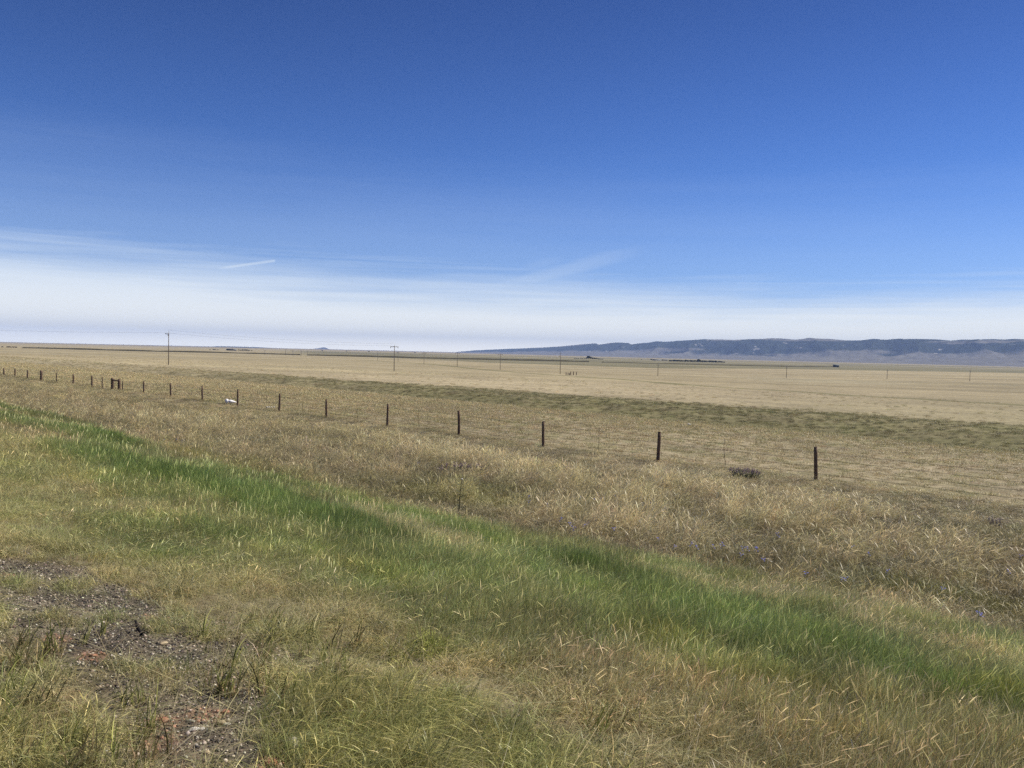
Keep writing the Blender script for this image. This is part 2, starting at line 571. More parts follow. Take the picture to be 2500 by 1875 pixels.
# tracks, fence lines and irrigated meadow seen far out on the plain
fl = fields(gx.ravel(), gy.ravel())
gc = grass_col(fl).reshape(gx.shape + (3,))
S_, T_ = st(gx, gy)
far = ss(RR, 110, 300)
fn = fbm(gx, gy, 260, 40, 4, 51)
gc = lerp(gc, lerp(np.broadcast_to(TAN * 1.02, gc.shape), PINK * 1.12, ss(fn, .35, .65)), far * .9)
gc = gc * (1 - far * (.22 - .2 * ss(T_, 60, 200)))[..., None] * np.array([1.0, .99, 1.02])
stk = fbm(gx, gy, 420, 26, 4, 59)
gc = gc * (1 + far * (ss(stk, .3, .7) - .5) * .30)[..., None]
gc = lerp(gc, STRAW * .80, far * ss(fbm(gx, gy, 90, 25, 3, 52), .58, .7) * .5)


def polyline_mask(pts, width):
    out = np.zeros_like(gx)
    w3 = [at(*p) for p in pts]
    for a, b in zip(w3[:-1], w3[1:]):
        ax, ay = a[0], a[1]
        dx, dy = b[0] - ax, b[1] - ay
        l2 = dx * dx + dy * dy
        u = np.clip(((gx - ax) * dx + (gy - ay) * dy) / l2, 0, 1)
        d = np.hypot(gx - ax - u * dx, gy - ay - u * dy)
        out = np.maximum(out, ss(d, width, width * .35))
    return out


ditch = polyline_mask([(880, 879), (1020, 887), (1200, 904), (1330, 914), (1500, 925), (1700, 941), (1900, 954), (2100, 967), (2300, 978), (2500, 989), (2700, 1000)], 4.2)
gc = lerp(gc, OLIVE * .95, ditch * (.55 + .4 * fbm(gx, gy, 25, 25, 2, 53)))
# meadow (olive) and the dark line of the embankment
pxs = 1250 + F * gx / np.maximum(gy, 1e-3)
ok = (gy > 0)
ne = np.interp(pxs, [660, 720, 900, 1200, 1600, 2000, 2500, 3200], [1150, 1020, 960, 730, 640, 780, 930, 1000])
mead = ss(gy, ne * .985, ne * 1.01) * ss(gy, 3600, 2200) * ss(pxs, 640, 800) * ok
mead = np.clip(mead * (.62 + .9 * (fbm(gx, gy, 420, 70, 3, 54) - .25)), 0, 1)
gc = lerp(gc, np.array([.155, .145, .082]), mead * .9)
gc = lerp(gc, np.array([.22, .18, .13]), ss(RR, 2500, 8000) * .7)
gc = lerp(gc, TAN * 1.25, np.exp(-((gy - 1900) / 90.0) ** 2) * .6 * ss(gx, -300, 100) * ss(fbm(gx, gy, 400, 400, 2, 57), .4, .55) * ok)
gc = lerp(gc, TAN * 1.2, ok * np.exp(-((gy - 880) / 30.0) ** 2) * ss(fbm(gx, gy, 200, 200, 2, 56), .45, .6) * .6 * ss(gx, -100, 100))
# litter and soil below the near sward, darkened to paint in gap shade
soil = lerp(np.broadcast_to(SOIL, gc.shape), TAN * .8, ss(fbm(gx, gy, .3, .3, 3, 58), .35, .65))
nearm = ss(S_, 30, 26) * .62
gc = lerp(gc, soil * .72, nearm * (1 - .35 * ss(S_, 6, 3)))
G = fl['gravel'].reshape(gx.shape)
RD = fl['red'].reshape(gx.shape)
gc = lerp(gc, lerp(np.broadcast_to(np.array([.085, .07, .065]), gc.shape), np.array([.19, .155, .12]), ss(fbm(gx, gy, .22, .22, 3, 66), .42, .62)), G * .85)
gc = lerp(gc, np.array([.30, .17, .11]), RD * .7)
nr, nc = gx.shape
ii, jj = np.meshgrid(np.arange(nr - 1), np.arange(nc), indexing='ij')
j2 = (jj + 1) % nc
q = np.stack([ii * nc + jj, ii * nc + j2, (ii + 1) * nc + j2, (ii + 1) * nc + jj], -1).reshape(-1, 4)[:, ::-1]

Mg = bpy.data.materials.new('prairie_ground')
Mg.use_nodes = True
t = Mg.node_tree
b = t.nodes['Principled BSDF']
b.inputs['Roughness'].default_value = 0.95
b.inputs['Specular IOR Level'].default_value = 0.1
at_ = nd(t, 'ShaderNodeAttribute', attribute_name='gcol')
gt = nd(t, 'ShaderNodeTexCoord')
c = at_.outputs['Color']


def gnoise(scale, detail=4, stretch=None, rough=.6):
    n = nd(t, 'ShaderNodeTexNoise')
    n.inputs['Scale'].default_value = scale
    n.inputs['Detail'].default_value = detail
    n.inputs['Roughness'].default_value = rough
    if stretch:
        mm = nd(t, 'ShaderNodeMapping')
        mm.inputs['Rotation'].default_value = (0, 0, math.radians(45))
        mm.inputs['Scale'].default_value = stretch
        t.links.new(gt.outputs['Object'], mm.inputs[0])
        t.links.new(mm.outputs[0], n.inputs['Vector'])
    else:
        t.links.new(gt.outputs['Object'], n.inputs['Vector'])
    return n.outputs[0]


def mult(col, noise, lo, hi, a, bb):
    f_ = smooth(t, noise, lo, hi, a, bb)
    cmb = nd(t, 'ShaderNodeCombineColor')
    for k in range(3):
        t.links.new(f_, cmb.inputs[k])
    return mixc(t, 1.0, col, cmb.outputs[0], 'MULTIPLY')


nA = gnoise(30, 5)
nB = gnoise(1.6, 6, rough=.7)
nC = gnoise(0.12, 6, rough=.65)
nD = gnoise(0.012, 5, rough=.6)
c = mult(c, nA, .3, .7, .62, 1.3)
c = mult(c, nB, .32, .68, .72, 1.22)
c = mult(c, nC, .32, .68, .86, 1.12)
c = mult(c, nD, .35, .65, .9, 1.08)
t.links.new(c, b.inputs['Base Color'])
bp = nd(t, 'ShaderNodeBump')
bp.inputs['Strength'].default_value = 0.7
bp.inputs['Distance'].default_value = 0.12
t.links.new(gnoise(2.5, 8, rough=.75), bp.inputs['Height'])
t.links.new(bp.outputs[0], b.inputs['Normal'])

me = mesh_from('ground', np.stack([gx, gy, gz], -1).reshape(-1, 3), q, Mg, {'gcol': ('FLOAT_COLOR', gc.reshape(-1, 3))}, True)
go = bpy.data.objects.new('ground', me)
COL.objects.link(go)
tag(go, 'dry rolling prairie ground reaching to the horizon', kind='structure')
_gz_f = gz


def embankment(name, label, pts, h, wtop, col):
    """a low earth bank along a line of ground points"""
    p3 = []
    for a, b_ in zip(pts[:-1], pts[1:]):
        for k in range(40):
            p3.append((a[0] + (b_[0] - a[0]) * k / 40, a[1] + (b_[1] - a[1]) * k / 40))
    p3 = np.array(p3)
    dx = np.gradient(p3[:, 0])
    dy = np.gradient(p3[:, 1])
    ln = np.hypot(dx, dy)
    nx, ny = -dy / ln, dx / ln
    hh = h * (.55 + .9 * fbm(p3[:, 0], p3[:, 1], 30, 30, 3, 91))
    V = []
    for off_, hz_ in ((-wtop * 1.4, -.4), (-wtop * .5, 1), (wtop * .5, 1), (wtop * 1.4, -.4)):
        x_, y_ = p3[:, 0] + nx * off_, p3[:, 1] + ny * off_
        V.append(np.stack([x_, y_, ground(x_, y_) + (hh if hz_ > 0 else -.4)], -1))
    V = np.stack(V, 1)
    n_ = len(p3)
    i_, j_ = np.meshgrid(np.arange(n_ - 1), np.arange(3), indexing='ij')
    f = np.stack([i_ * 4 + j_, i_ * 4 + j_ + 1, (i_ + 1) * 4 + j_ + 1, (i_ + 1) * 4 + j_], -1).reshape(-1, 4)
    o = bpy.data.objects.new(name, mesh_from(name, V.reshape(-1, 3), f, pmat(name, col, .95, col2=tuple(q_ * .6 for q_ in col), scale=.15, spec=.05)))
    COL.objects.link(o)
    tag(o, label, kind='structure')


def ray_xy(px, R_):
    return (px - 1250) / F * R_, R_


embankment('embankment', 'low dark bank of a road crossing the whole plain left of the ridge', [ray_xy(60, 1000), ray_xy(500, 1000), ray_xy(735, 1000)], 1.5, 7, (.075, .066, .038))
embankment('embankment', 'low dark bank of a road crossing the plain in front of the meadow', [ray_xy(752, 1000), ray_xy(1200, 1000), ray_xy(1442, 1000)], 1.6, 7, (.075, .066, .038))
embankment('embankment', 'dark bank running right towards the lone barn', [ray_xy(1470, 1010), ray_xy(1920, 1060), ray_xy(2040, 1250)], .9, 6, (.085, .075, .045))


# ------------------------------------------------------------------ hills
def ridge(name, label, sil, basepx, rcf, forest, seed, px0, px1, npx, nrow, front=.62):
    pxx = np.linspace(px0, px1, npx)
    crest = np.interp(pxx, [p[0] for p in sil], [p[1] for p in sil])
    base = np.interp(pxx, [p[0] for p in basepx], [p[1] for p in basepx])
    Rc = rcf(pxx)
    V, C = [], []
    dirs = np.array([raydir(a, b_) for a, b_ in zip(pxx, crest)])
    hd = np.hypot(dirs[:, 0], dirs[:, 1])
    ez = dirs[:, 2] / hd
    dirb = np.array([raydir(a, b_) for a, b_ in zip(pxx, base)])
    ezb = dirb[:, 2] / np.hypot(dirb[:, 0], dirb[:, 1])
    ux, uy = dirs[:, 0] / hd, dirs[:, 1] / hd
    Zc = CAMZ + ez * Rc
    Zb = np.minimum(CAMZ + ezb * Rc * .90, Zc * .8 + 2)
    for k in range(nrow):
        v = k / (nrow - 1)
        if v < .3:                      # apron
            a_ = v / .3
            Rk = Rc * (front + (.90 - front) * a_)
            z = -14 + (Zb + 14) * (a_ ** 1.7)
        elif v < .85:                   # face
            a_ = (v - .3) / .55
            Rk = Rc * (.90 + .10 * a_)
            z = Zb + (Zc - Zb) * (math.sin(a_ * math.pi / 2) ** .9)
        else:                           # back
            a_ = (v - .85) / .15
            Rk = Rc * (1.0 + .25 * a_)
            z = Zc * (1 - a_) - 30 * a_
        x_, y_ = ux * Rk, uy * Rk
        fa = np.clip((v - .1) / .3, 0, 1) * (np.clip((.82 - v) / .34, 0, 1) if v < .85 else 0)
        rg = 1 - np.abs(fbm(x_ - .35 * y_, y_, 420, 700, 5, seed) * 2 - 1)
        z = z + fa * (rg - .8) * (Zc - Zb) * 1.2
        V.append(np.stack([x_, y_, z], -1))
        fn_ = fbm(x_ + 1.2 * z, z * 6 + .2 * y_, 900, 330, 5, seed + 3)
        fz = np.clip((v - .28) / .05, 0, 1) * forest
        tr_ = ss(fn_ + .10 - .10 * ss(v, .5, .8), .44, .52) * fz * (.92 if v < .86 else 0)
        bare = lerp(np.broadcast_to(np.array([.155, .145, .122]), (npx, 3)), np.array([.19, .18, .155]), ss(fbm(x_, y_, 200, 200, 4, seed + 5), .45, .65) * .5)
        C.append(lerp(bare, np.array([.022, .032, .022]), tr_))
    V, C = np.array(V), np.array(C)
    white = ss(fbm(V[..., 0], V[..., 2] * 4, 90, 90, 3, seed + 7), .79, .83) * forest * (np.arange(nrow) / nrow > .32)[:, None]
    C = lerp(C, np.array([.5, .47, .43]), white * .8)
    n0, n1__ = nrow, npx
    i_, j_ = np.meshgrid(np.arange(n0 - 1), np.arange(n1__ - 1), indexing='ij')
    f = np.stack([i_ * n1__ + j_, i_ * n1__ + j_ + 1, (i_ + 1) * n1__ + j_ + 1, (i_ + 1) * n1__ + j_], -1).reshape(-1, 4)
    mt = bpy.data.materials.new(name + '_slope')
    mt.use_nodes = True
    tt = mt.node_tree
    bb = tt.nodes['Principled BSDF']
    bb.inputs['Roughness'].default_value = 1
    bb.inputs['Specular IOR Level'].default_value = 0
    a1 = nd(tt, 'ShaderNodeAttribute', attribute_name='gcol')
    g1 = nd(tt, 'ShaderNodeTexCoord')
    n_ = nd(tt, 'ShaderNodeTexNoise')
    n_.inputs['Scale'].default_value = .02
    n_.inputs['Detail'].default_value = 6
    tt.links.new(g1.outputs['Object'], n_.inputs['Vector'])
    f_ = smooth(tt, n_.outputs[0], .3, .7, .75, 1.25)
    cb = nd(tt, 'ShaderNodeCombineColor')
    for k in range(3):
        tt.links.new(f_, cb.inputs[k])
    tt.links.new(mixc(tt, 1, a1.outputs['Color'], cb.outputs[0], 'MULTIPLY'), bb.inputs['Base Color'])
    me_ = mesh_from(name, V.reshape(-1, 3), f, mt, {'gcol': ('FLOAT_COLOR', C.reshape(-1, 3))}, True)
    o = bpy.data.objects.new(name, me_)
    COL.objects.link(o)
    tag(o, label, kind='structure')
    return o


SIL = [(1060, 864), (1100, 861), (1117, 859), (1165, 855), (1200, 853.5), (1290, 850), (1358, 846.7), (1426, 840), (1455, 838.8), (1461, 842), (1494, 837.6), (1516, 836.5), (1534, 838.3), (1541, 841.3), (1584, 836.5),
       (1602, 833.8), (1623, 835.4), (1652, 832.4), (1700, 829.7), (1758, 828.6), (1790, 830), (1826, 828.6), (1905, 826.3), (1941, 829.3), (1973, 826.3), (2029, 827.5), (2064, 832), (2100, 832.4), (2131, 828.6),
       (2167, 829.7), (2203, 828), (2237, 827.5), (2282, 828.6), (2321, 832), (2350, 829.7), (2384, 830), (2425, 828), (2452, 829.3), (2475, 827.5), (2500, 828.6), (2600, 824), (2800, 832), (3100, 830), (3400, 850)]
BASE = [(1060, 865), (1117, 861), (1200, 859), (1400, 858), (1500, 859), (1700, 863), (1900, 864), (2000, 862), (2100, 860), (2250, 865), (2350, 862), (2500, 856), (3400, 870)]
ridge('hills', 'long blue wooded ridge with bare slopes along the right of the horizon', SIL, BASE,
      lambda p: np.interp(p, [1060, 1200, 1500, 1800, 2500, 3400], [13800, 12200, 10200, 9000, 8300, 8600]), 1.0, 61, 1060, 3400, 900, 90)
ridge('hills', 'low dark mesa just above the plain left of centre', [(505, 846.5), (530, 845.2), (560, 845.6), (620, 847.2), (680, 850.3), (760, 853.8), (800, 856), (830, 858)],
      [(505, 848), (830, 858.5)], lambda p: p * 0 + 11000, .9, 71, 505, 830, 120, 20, .9)
ridge('hills', 'tiny pale blue mountain far off on the horizon', [(755, 853), (768, 851), (780, 849.6), (790, 847.8), (795, 848.6), (803, 852), (812, 854), (825, 856)],
      [(755, 856), (825, 857)], lambda p: p * 0 + 15500, .6, 77, 755, 825, 40, 16, .95)


# ------------------------------------------------------------------ grass templates
def blades(n, radius, h, hsd, wd, lean, leansd, curl, seed, tints, tipw=0.15, head=False, levels=4, flat=0.0):
    rg = np.random.default_rng(seed)
    r = radius * np.sqrt(rg.random(n))
    a = rg.random(n) * 2 * np.pi
    bx, by = r * np.cos(a), r * np.sin(a)
    H = np.clip(h * (1 + hsd * rg.standard_normal(n)), h * .3, h * 1.9)
    la = rg.standard_normal(n) * leansd
    lb = rg.standard_normal(n) * leansd
    lx, ly = lean[0] + la, lean[1] + lb
    cx, cy = curl * (lx + .4 * rg.standard_normal(n)), curl * (ly + .4 * rg.standard_normal(n))
    oa = rg.random(n) * 2 * np.pi
    wx, wy = np.cos(oa), np.sin(oa)
    W = wd * (.7 + .6 * rg.random(n))
    ti = rg.choice(len(tints), n, p=[q_[1] for q_ in tints])
    tc_ = np.array([q_[0] for q_ in tints], float)[ti] * (0.8 + 0.4 * rg.random((n, 1)))
    V, Tn = [], []
    prof_t = [0, .35, .7, 1.0] if not head else [0, .4, .72, .8, .9, 1.0]
    prof_w = [1, .9, .6, tipw] if not head else [.5, .4, .35, 1.3, 1.2, .2]
    hm = [1] * 4 if not head else [.95, 1, 1, 1.25, 1.25, 1.1]
    for k, (tt_, pw) in enumerate(zip(prof_t, prof_w)):
        px = bx + H * (lx * tt_ + cx * tt_ ** 2.5)
        py = by + H * (ly * tt_ + cy * tt_ ** 2.5)
        drop = 1 - np.minimum(.75, .35 * (np.hypot(lx, ly) + np.hypot(cx, cy) * 1.2) ** 2) * tt_ ** 2
        pz = H * tt_ * drop * (1 - flat) - .01 * (tt_ == 0)
        for sgn in (-1, 1):
            V.append(np.stack([px + sgn * wx * W * pw / 2, py + sgn * wy * W * pw / 2, pz], -1))
            Tn.append(tc_ * hm[k] * (0.9 + .14 * tt_))
    V = np.stack(V, 1).reshape(-1, 3)
    Tn = np.stack(Tn, 1).reshape(-1, 3)
    nl = len(prof_t)
    f = []
    base = (np.arange(n) * nl * 2)[:, None]
    for k in range(nl - 1):
        f.append(np.stack([base[:, 0] + 2 * k, base[:, 0] + 2 * k + 1, base[:, 0] + 2 * k + 3, base[:, 0] + 2 * k + 2], -1))
    return V, np.concatenate(f), Tn


def template_coll(name, parts_list, mat):
    c_ = bpy.data.collections.new(name)
    for i, parts in enumerate(parts_list):
        V, Fc, Tn, o_ = [], [], [], 0
        for v, f, tn in parts:
            V.append(v)
            Fc.append(f + o_)
            Tn.append(tn)
            o_ += len(v)
        me_ = mesh_from(name + '_tuft', np.concatenate(V), np.concatenate(Fc), mat, {'tint': ('FLOAT_COLOR', np.concatenate(Tn))})
        ob = bpy.data.objects.new('%s_%02d' % (name, i), me_)
        c_.objects.link(ob)
    return c_


def scatter(name, label, coll, ntemp, x, y, col, scl, seed, rzrange=math.pi, tilt=.08, dz=0.0, full_rot=False):
    rg = np.random.default_rng(seed)
    n = len(x)
    z = sample_ground(x, y) + dz
    V = np.stack([x, y, z], -1)
    rot = np.stack([rg.standard_normal(n) * tilt, rg.standard_normal(n) * tilt, (rg.random(n) * 2 - 1) * rzrange], -1)
    if full_rot:
        rot[:, :2] = rg.random((n, 2)) * 6.28
    scv = np.asarray(scl)
    if scv.ndim == 1:
        scv = np.repeat(scv[:, None], 3, 1)
    me_ = mesh_from(name, V, None, None, {'gcol': ('FLOAT_COLOR', col), 'rotv': ('FLOAT_VECTOR', rot), 'sclv': ('FLOAT_VECTOR', scv), 'idx': ('INT', rg.integers(0, ntemp, n))})
    o = bpy.data.objects.new(name, me_)
    COL.objects.link(o)
    ng = bpy.data.node_groups.new(name, 'GeometryNodeTree')
    ng.interface.new_socket('Geometry', in_out='INPUT', socket_type='NodeSocketGeometry')
    ng.interface.new_socket('Geometry', in_out='OUTPUT', socket_type='NodeSocketGeometry')
    gi, go_ = ng.nodes.new('NodeGroupInput'), ng.nodes.new('NodeGroupOutput')
    ci = ng.nodes.new('GeometryNodeCollectionInfo')
    ci.inputs[0].default_value = coll
    ci.inputs[1].default_value = True
    ci.inputs[2].default_value = True
    ip = ng.nodes.new('GeometryNodeInstanceOnPoints')
    ip.inputs['Pick Instance'].default_value = True

    def na(nm, typ):
        q_ = ng.nodes.new('GeometryNodeInputNamedAttribute')
        q_.data_type = typ
        q_.inputs[0].default_value = nm
        return q_.outputs[0]
    ng.links.new(gi.outputs[0], ip.inputs['Points'])
    ng.links.new(ci.outputs[0], ip.inputs['Instance'])
    ng.links.new(na('idx', 'INT'), ip.inputs['Instance Index'])
    er = ng.nodes.new('FunctionNodeEulerToRotation')
    ng.links.new(na('rotv', 'FLOAT_VECTOR'), er.inputs[0])
    ng.links.new(er.outputs[0], ip.inputs['Rotation'])
    ng.links.new(na('sclv', 'FLOAT_VECTOR'), ip.inputs['Scale'])
    ng.links.new(ip.outputs[0], go_.inputs[0])
    md = o.modifiers.new('tufts', 'NODES')
    md.node_group = ng
    tag(o, label, kind='stuff')
    print('SCATTER', name, n)
    return o


def sample_ground(x, y):
    return ground(x, y)


def pts_in(s0, s1, t0, t1, dens, seed, azmax=42, rmax=None, rmin=1.5):
    rg = np.random.default_rng(seed)
    n = int((s1 - s0) * (t1 - t0) * dens)
    s, t_ = s0 + rg.random(n) * (s1 - s0), t0 + rg.random(n) * (t1 - t0)
    x, y = xy(s, t_)
    az = np.degrees(np.arctan2(x, y))
    R = np.hypot(x, y)
    k = (np.abs(az) < azmax) & (R > rmin) & (y > 0)
    if rmax:
        k &= R < rmax
    return x[k], y[k], rg


def thin(x, y, p, rg):
    k = rg.random(len(x)) < p
    return x[k], y[k]


W1 = [((1, 1, 1), .61), ((1.45, 1.35, 1.4), .24), ((1.8, 1.6, 1.8), .15)]  # blade tints: random straw and dark tones, plus glints put into the colour
WD = [((1, 1, 1), .45), ((.5, .52, .46), .28), ((1.5, 1.45, 1.35), .27)]
WG = [((1, 1, 1), .52), ((.42, .46, .38), .25), ((1.7, 1.55, 1.6), .23)]
LEAN = (.16, -.04)
T_green = template_coll('green_tuft', [[blades(70, .17, .25, .25, .0042, LEAN, .13, .25, 100 + i, W1), blades(10, .15, .32, .15, .0045, LEAN, .12, .35, 150 + i, [((1.9, 1.6, 1.7), .6), ((1.1, 1.1, 1.0), .4)], head=True)] for i in range(5)], M_blade)
T_dry = template_coll('dry_tuft', [[blades(56, .18, .20, .35, .0045, (.12, 0), .25, .5, 200 + i, WD), blades(16, .12, .40, .25, .0085, (.22, -.06), .14, .55, 250 + i, [((1.3, 1.25, 1.15), .6), ((1.55, 1.5, 1.4), .4)], head=True)] for i in range(6)], M_blade)
T_drylow = template_coll('dry_low_tuft', [[blades(76, .20, .16, .35, .005, (.12, 0), .27, .5, 270 + i, WD), blades(7, .16, .30, .22, .005, (.25, -.05), .2, .9, 290 + i, [((1.25, 1.2, 1.1), 1)], head=True)] for i in range(5)], M_blade)
T_short = template_coll('short_tuft', [[blades(60, .075, .08, .4, .0024, (.12, 0), .45, .8, 300 + i, WG)] for i in range(5)], M_blade)
T_fine = template_coll('fine_tuft', [[blades(70, .11, .17, .3, .0028, (.25, 0), .3, .8, 350 + i, WG), blades(5, .1, .19, .2, .0028, (.3, 0), .25, 1.0, 380 + i, [((1.2, 1.1, 1.1), 1)], head=True)] for i in range(4)], M_blade)
T_broad = template_coll('broad_tuft', [[blades(10, .05, .19, .3, .0075, (.2, -.05), .2, .6, 400 + i, WG), blades(7, .07, .10, .3, .005, (.1, 0), .4, .8, 450 + i, [((2.2, 1.8, 2.4), 1)])] for i in range(5)], M_blade)
T_litter = template_coll('litter_tuft', [[blades(14, .16, .13, .5, .0035, (.0, 0), 1.6, .6, 500 + i, [((1, 1, 1), .6), ((.7, .66, .6), .4)], flat=.9)] for i in range(5)], M_blade)
T_range = template_coll('range_tuft', [[blades(36, .22, .08, .4, .010, (.1, 0), .45, .8, 550 + i, WD)] for i in range(5)], M_blade)
T_swale = template_coll('swale_tuft', [[blades(90, .5, .20, .4, .018, (.12, 0), .4, .7, 600 + i, [((1, 1, 1), .6), ((.7, .75, .65), .25), ((1.5, 1.4, 1.3), .15)])] for i in range(5)], M_blade)


def inst(col, rg, var=.16):
    n = len(col)
    return np.clip(col * np.array([1.0, 1.0, .94]) * (1 + var * rg.standard_normal((n, 1))) * (1 + .05 * rg.standard_normal((n, 3))), .01, .8)


# 1 green wheatgrass strip -------------------------------------------------
X_, Y_, C_, S_l = [], [], [], []
for (dn, r_0, r_1, sc_) in ((66, 1.5, 14, 1.0), (38, 14, 30, 1.3), (20, 30, 95, 1.8)):
    x, y, rg = pts_in(2.5, 14, -24, 95, dn, int(dn), azmax=52 if r_1 < 40 else 42, rmax=r_1, rmin=r_0)
    f = fields(x, y)
    p = np.clip(f['green'] * 1.25 + f['dark'], 0, 1)
    k = rg.random(len(x)) < p
    f = {a: b_[k] for a, b_ in f.items()}
    x, y = x[k], y[k]
    col = grass_col(f)
    X_.append(x), Y_.append(y), C_.append(inst(col * 1.45, rg, .13))
    hgt = (.62 + .5 * f['n3'] + .28 * f['dark'] + .3 * (f['n4'] - .5)) * ss(f['s'], 2.6, 5.5) ** .5
    S_l.append(np.stack([np.full(len(x), sc_), np.full(len(x), sc_), np.maximum(.35, hgt)], -1))
scatter('grass', 'tall green wheatgrass growing in a strip along the roadside slope', T_green, 5, np.concatenate(X_), np.concatenate(Y_), np.concatenate(C_), np.concatenate(S_l), 1, rzrange=.7)

# 2 dry tall grass between the green strip and the fence --------------------
X_, Y_, C_, S_l = [], [], [], []
for (dn, r_0, r_1, sc_) in ((46, 1.5, 14, 1.0), (26, 14, 30, 1.2), (13, 30, 60, 1.6), (7, 60, 140, 2.0)):
    x, y, rg = pts_in(3.2, 28.4, -34, 130, dn, 70 + int(dn), azmax=52 if r_1 < 40 else 43, rmax=r_1, rmin=r_0)
    f = fields(x, y)
    tall = ss(f['s'], 9.0, 12.5) * ss(f['s'], 27.8, 21)
    p = np.clip(1.05 - f['green'] * 1.15 - f['dark'], 0.06, 1) * ss(f['s'], 3.4, 5.5) * (.45 + .55 * ss(f['n4'] + .3 * (f['n5'] - .5), .3, .55))
    k = (rg.random(len(x)) < p)
    kt = k & (rg.random(len(x)) < (.15 + .5 * np.clip(f['n3'] * 1.4 - .3 + f['straw'], 0, 1) * tall) - .4 * f['dol']) & (f['s'] > 8.3)
    X_.append((x[kt], x[k & ~kt])), Y_.append((y[kt], y[k & ~kt]))
    cg = grass_col(f)
    dark_in = 1.12
    col = inst(cg * dark_in * (1 - .12 * ss(f['s'], 20, 12) * ss(f['s'], 9, 12))[:, None], rg, .17)
    C_.append((np.clip(lerp(col[kt] * 1.15, STRAW, np.full(kt.sum(), .25)), 0, .8), col[k & ~kt]))
    h_ = (.35 + .35 * f['n1'] + .5 * (ss(f['n5'], .3, .7) + ss(f['n4'], .3, .7)) * .55 + .35 * f['straw']) * (.6 + .4 * tall) * (1 - .35 * ss(f['s'], 19, 26))
    sv = np.stack([np.full(len(x), sc_), np.full(len(x), sc_), h_], -1)
    S_l.append((sv[kt], sv[k & ~kt]))
cat = lambda l, i: np.concatenate([q_[i] for q_ in l])
scatter('grass', 'tall straw coloured grass with seed heads in front of the wire fence', T_dry, 6, cat(X_, 0), cat(Y_, 0), cat(C_, 0), cat(S_l, 0), 2, rzrange=.8)
scatter('grass', 'tan and olive undergrowth between the green strip and the fence', T_drylow, 5, cat(X_, 1), cat(Y_, 1), cat(C_, 1), cat(S_l, 1), 3)

# 3 short sward and litter on the road shoulder -----------------------------
x, y, rg = pts_in(-1, 6.2, -13, 40, 240, 5, azmax=55, rmax=34)
f = fields(x, y)
k = rg.random(len(x)) < np.clip(.95 - .93 * f['gravel'] * (.62 + .38 * ss(f['n4'], .66, .5)) - .6 * f['red'], .03, 1) * (.4 + .6 * ss(f['n4'], .32, .5)) * (1 - .75 * f['green']) * np.clip(1.25 - np.hypot(x, y) / 34, .3, 1)
f = {a: b_[k] for a, b_ in f.items()}
x, y = x[k], y[k]
col = lerp(grass_col(f), np.array([.38, .34, .165]), np.clip(rg.random(len(x)) * .8, 0, 1))
R_ = np.hypot(x, y)
sc_ = (.45 + .5 * rg.random(len(x)) ** 2 + .9 * ss(f['n4'], .42, .7) * (1 - .5 * f['gravel']) + .35 * ss(f['s'], 2.5, 5)) * (1 + .5 * ss(R_, 8, 25))
scatter('grass', 'short dry sward over the gravelly road shoulder', T_short, 5, x, y, inst(col * 1.25, rg, .2), sc_, 6, rzrange=1.6)
x, y, rg = pts_in(-1, 6.2, -9, 30, 60, 8, rmax=20)
f = fields(x, y)
col = lerp(np.broadcast_to(STRAW, (len(x), 3)), TAN, rg.random(len(x)))
k = rg.random(len(x)) < 1 - .5 * f['gravel']
scatter('litter', 'pale dead straw lying on the road shoulder', T_litter, 5, x[k], y[k], inst(col, rg, .2)[k], (.6 + .6 * rg.random(len(x)))[k], 9, dz=.012)

# 4 fine yellow green patch, coarse broad tufts ------------------------------
x, y, rg = pts_in(1, 8, -5, 8, 110, 10, rmax=12)
f = fields(x, y)
k = rg.random(len(x)) < f['yel'] * ss(f['s'], 5.2, 4.2)
x, y = x[k], y[k]
scatter('grass', 'fine yellow green grass patch at the bottom middle', T_fine, 4, x, y, inst(np.broadcast_to(np.array([.34, .34, .13]), (len(x), 3)), rg, .18), .75 + .4 * rg.random(len(x)), 11, rzrange=.8)
BR = [(520, 1700), (560, 1690), (600, 1710), (640, 1680), (655, 1640), (690, 1650), (700, 1710), (560, 1640), (610, 1650), (640, 1610), (740, 1610), (790, 1600), (820, 1620), (870, 1600), (930, 1620), (960, 1650), (850, 1660), (800, 1680),
      (1030, 1600), (1060, 1610), (930, 1560), (20, 1650), (40, 1690), (70, 1640), (10, 1720), (60, 1590), (90, 1740), (30, 1770), (250, 1860), (340, 1800), (360, 1780), (210, 1872), (300, 1870), (400, 1860), (540, 1560), (480, 1580),
      (730, 1560), (900, 1540), (670, 1560), (770, 1730), (660, 1760), (430, 1640), (230, 1560), (130, 1600), (310, 1710), (1500, 1790), (1700, 1700), (1250, 1640), (1370, 1690), (60, 1820), (100, 1850), (20, 1860), (180, 1820)]
bx, by, bc = [], [], []
rg = np.random.default_rng(77)
for px, py in BR:
    for _ in range(2):
        gx_, gy_, _z = at(px + rg.normal() * 22, py + rg.normal() * 12)
        bx.append(gx_), by.append(gy_)
        bc.append((np.array([.27, .29, .085]) if rg.random() < .65 else np.array([.24, .20, .09])) * (.8 + .4 * rg.random()))
scatter('grass', 'coarse broad bladed grass clumps standing in the gravel', T_broad, 5, np.array(bx), np.array(by), np.array(bc), (.6 + .5 * rg.random(len(bx)) * (np.hypot(np.array(bx), np.array(by)) > 0)), 12, rzrange=1.0)

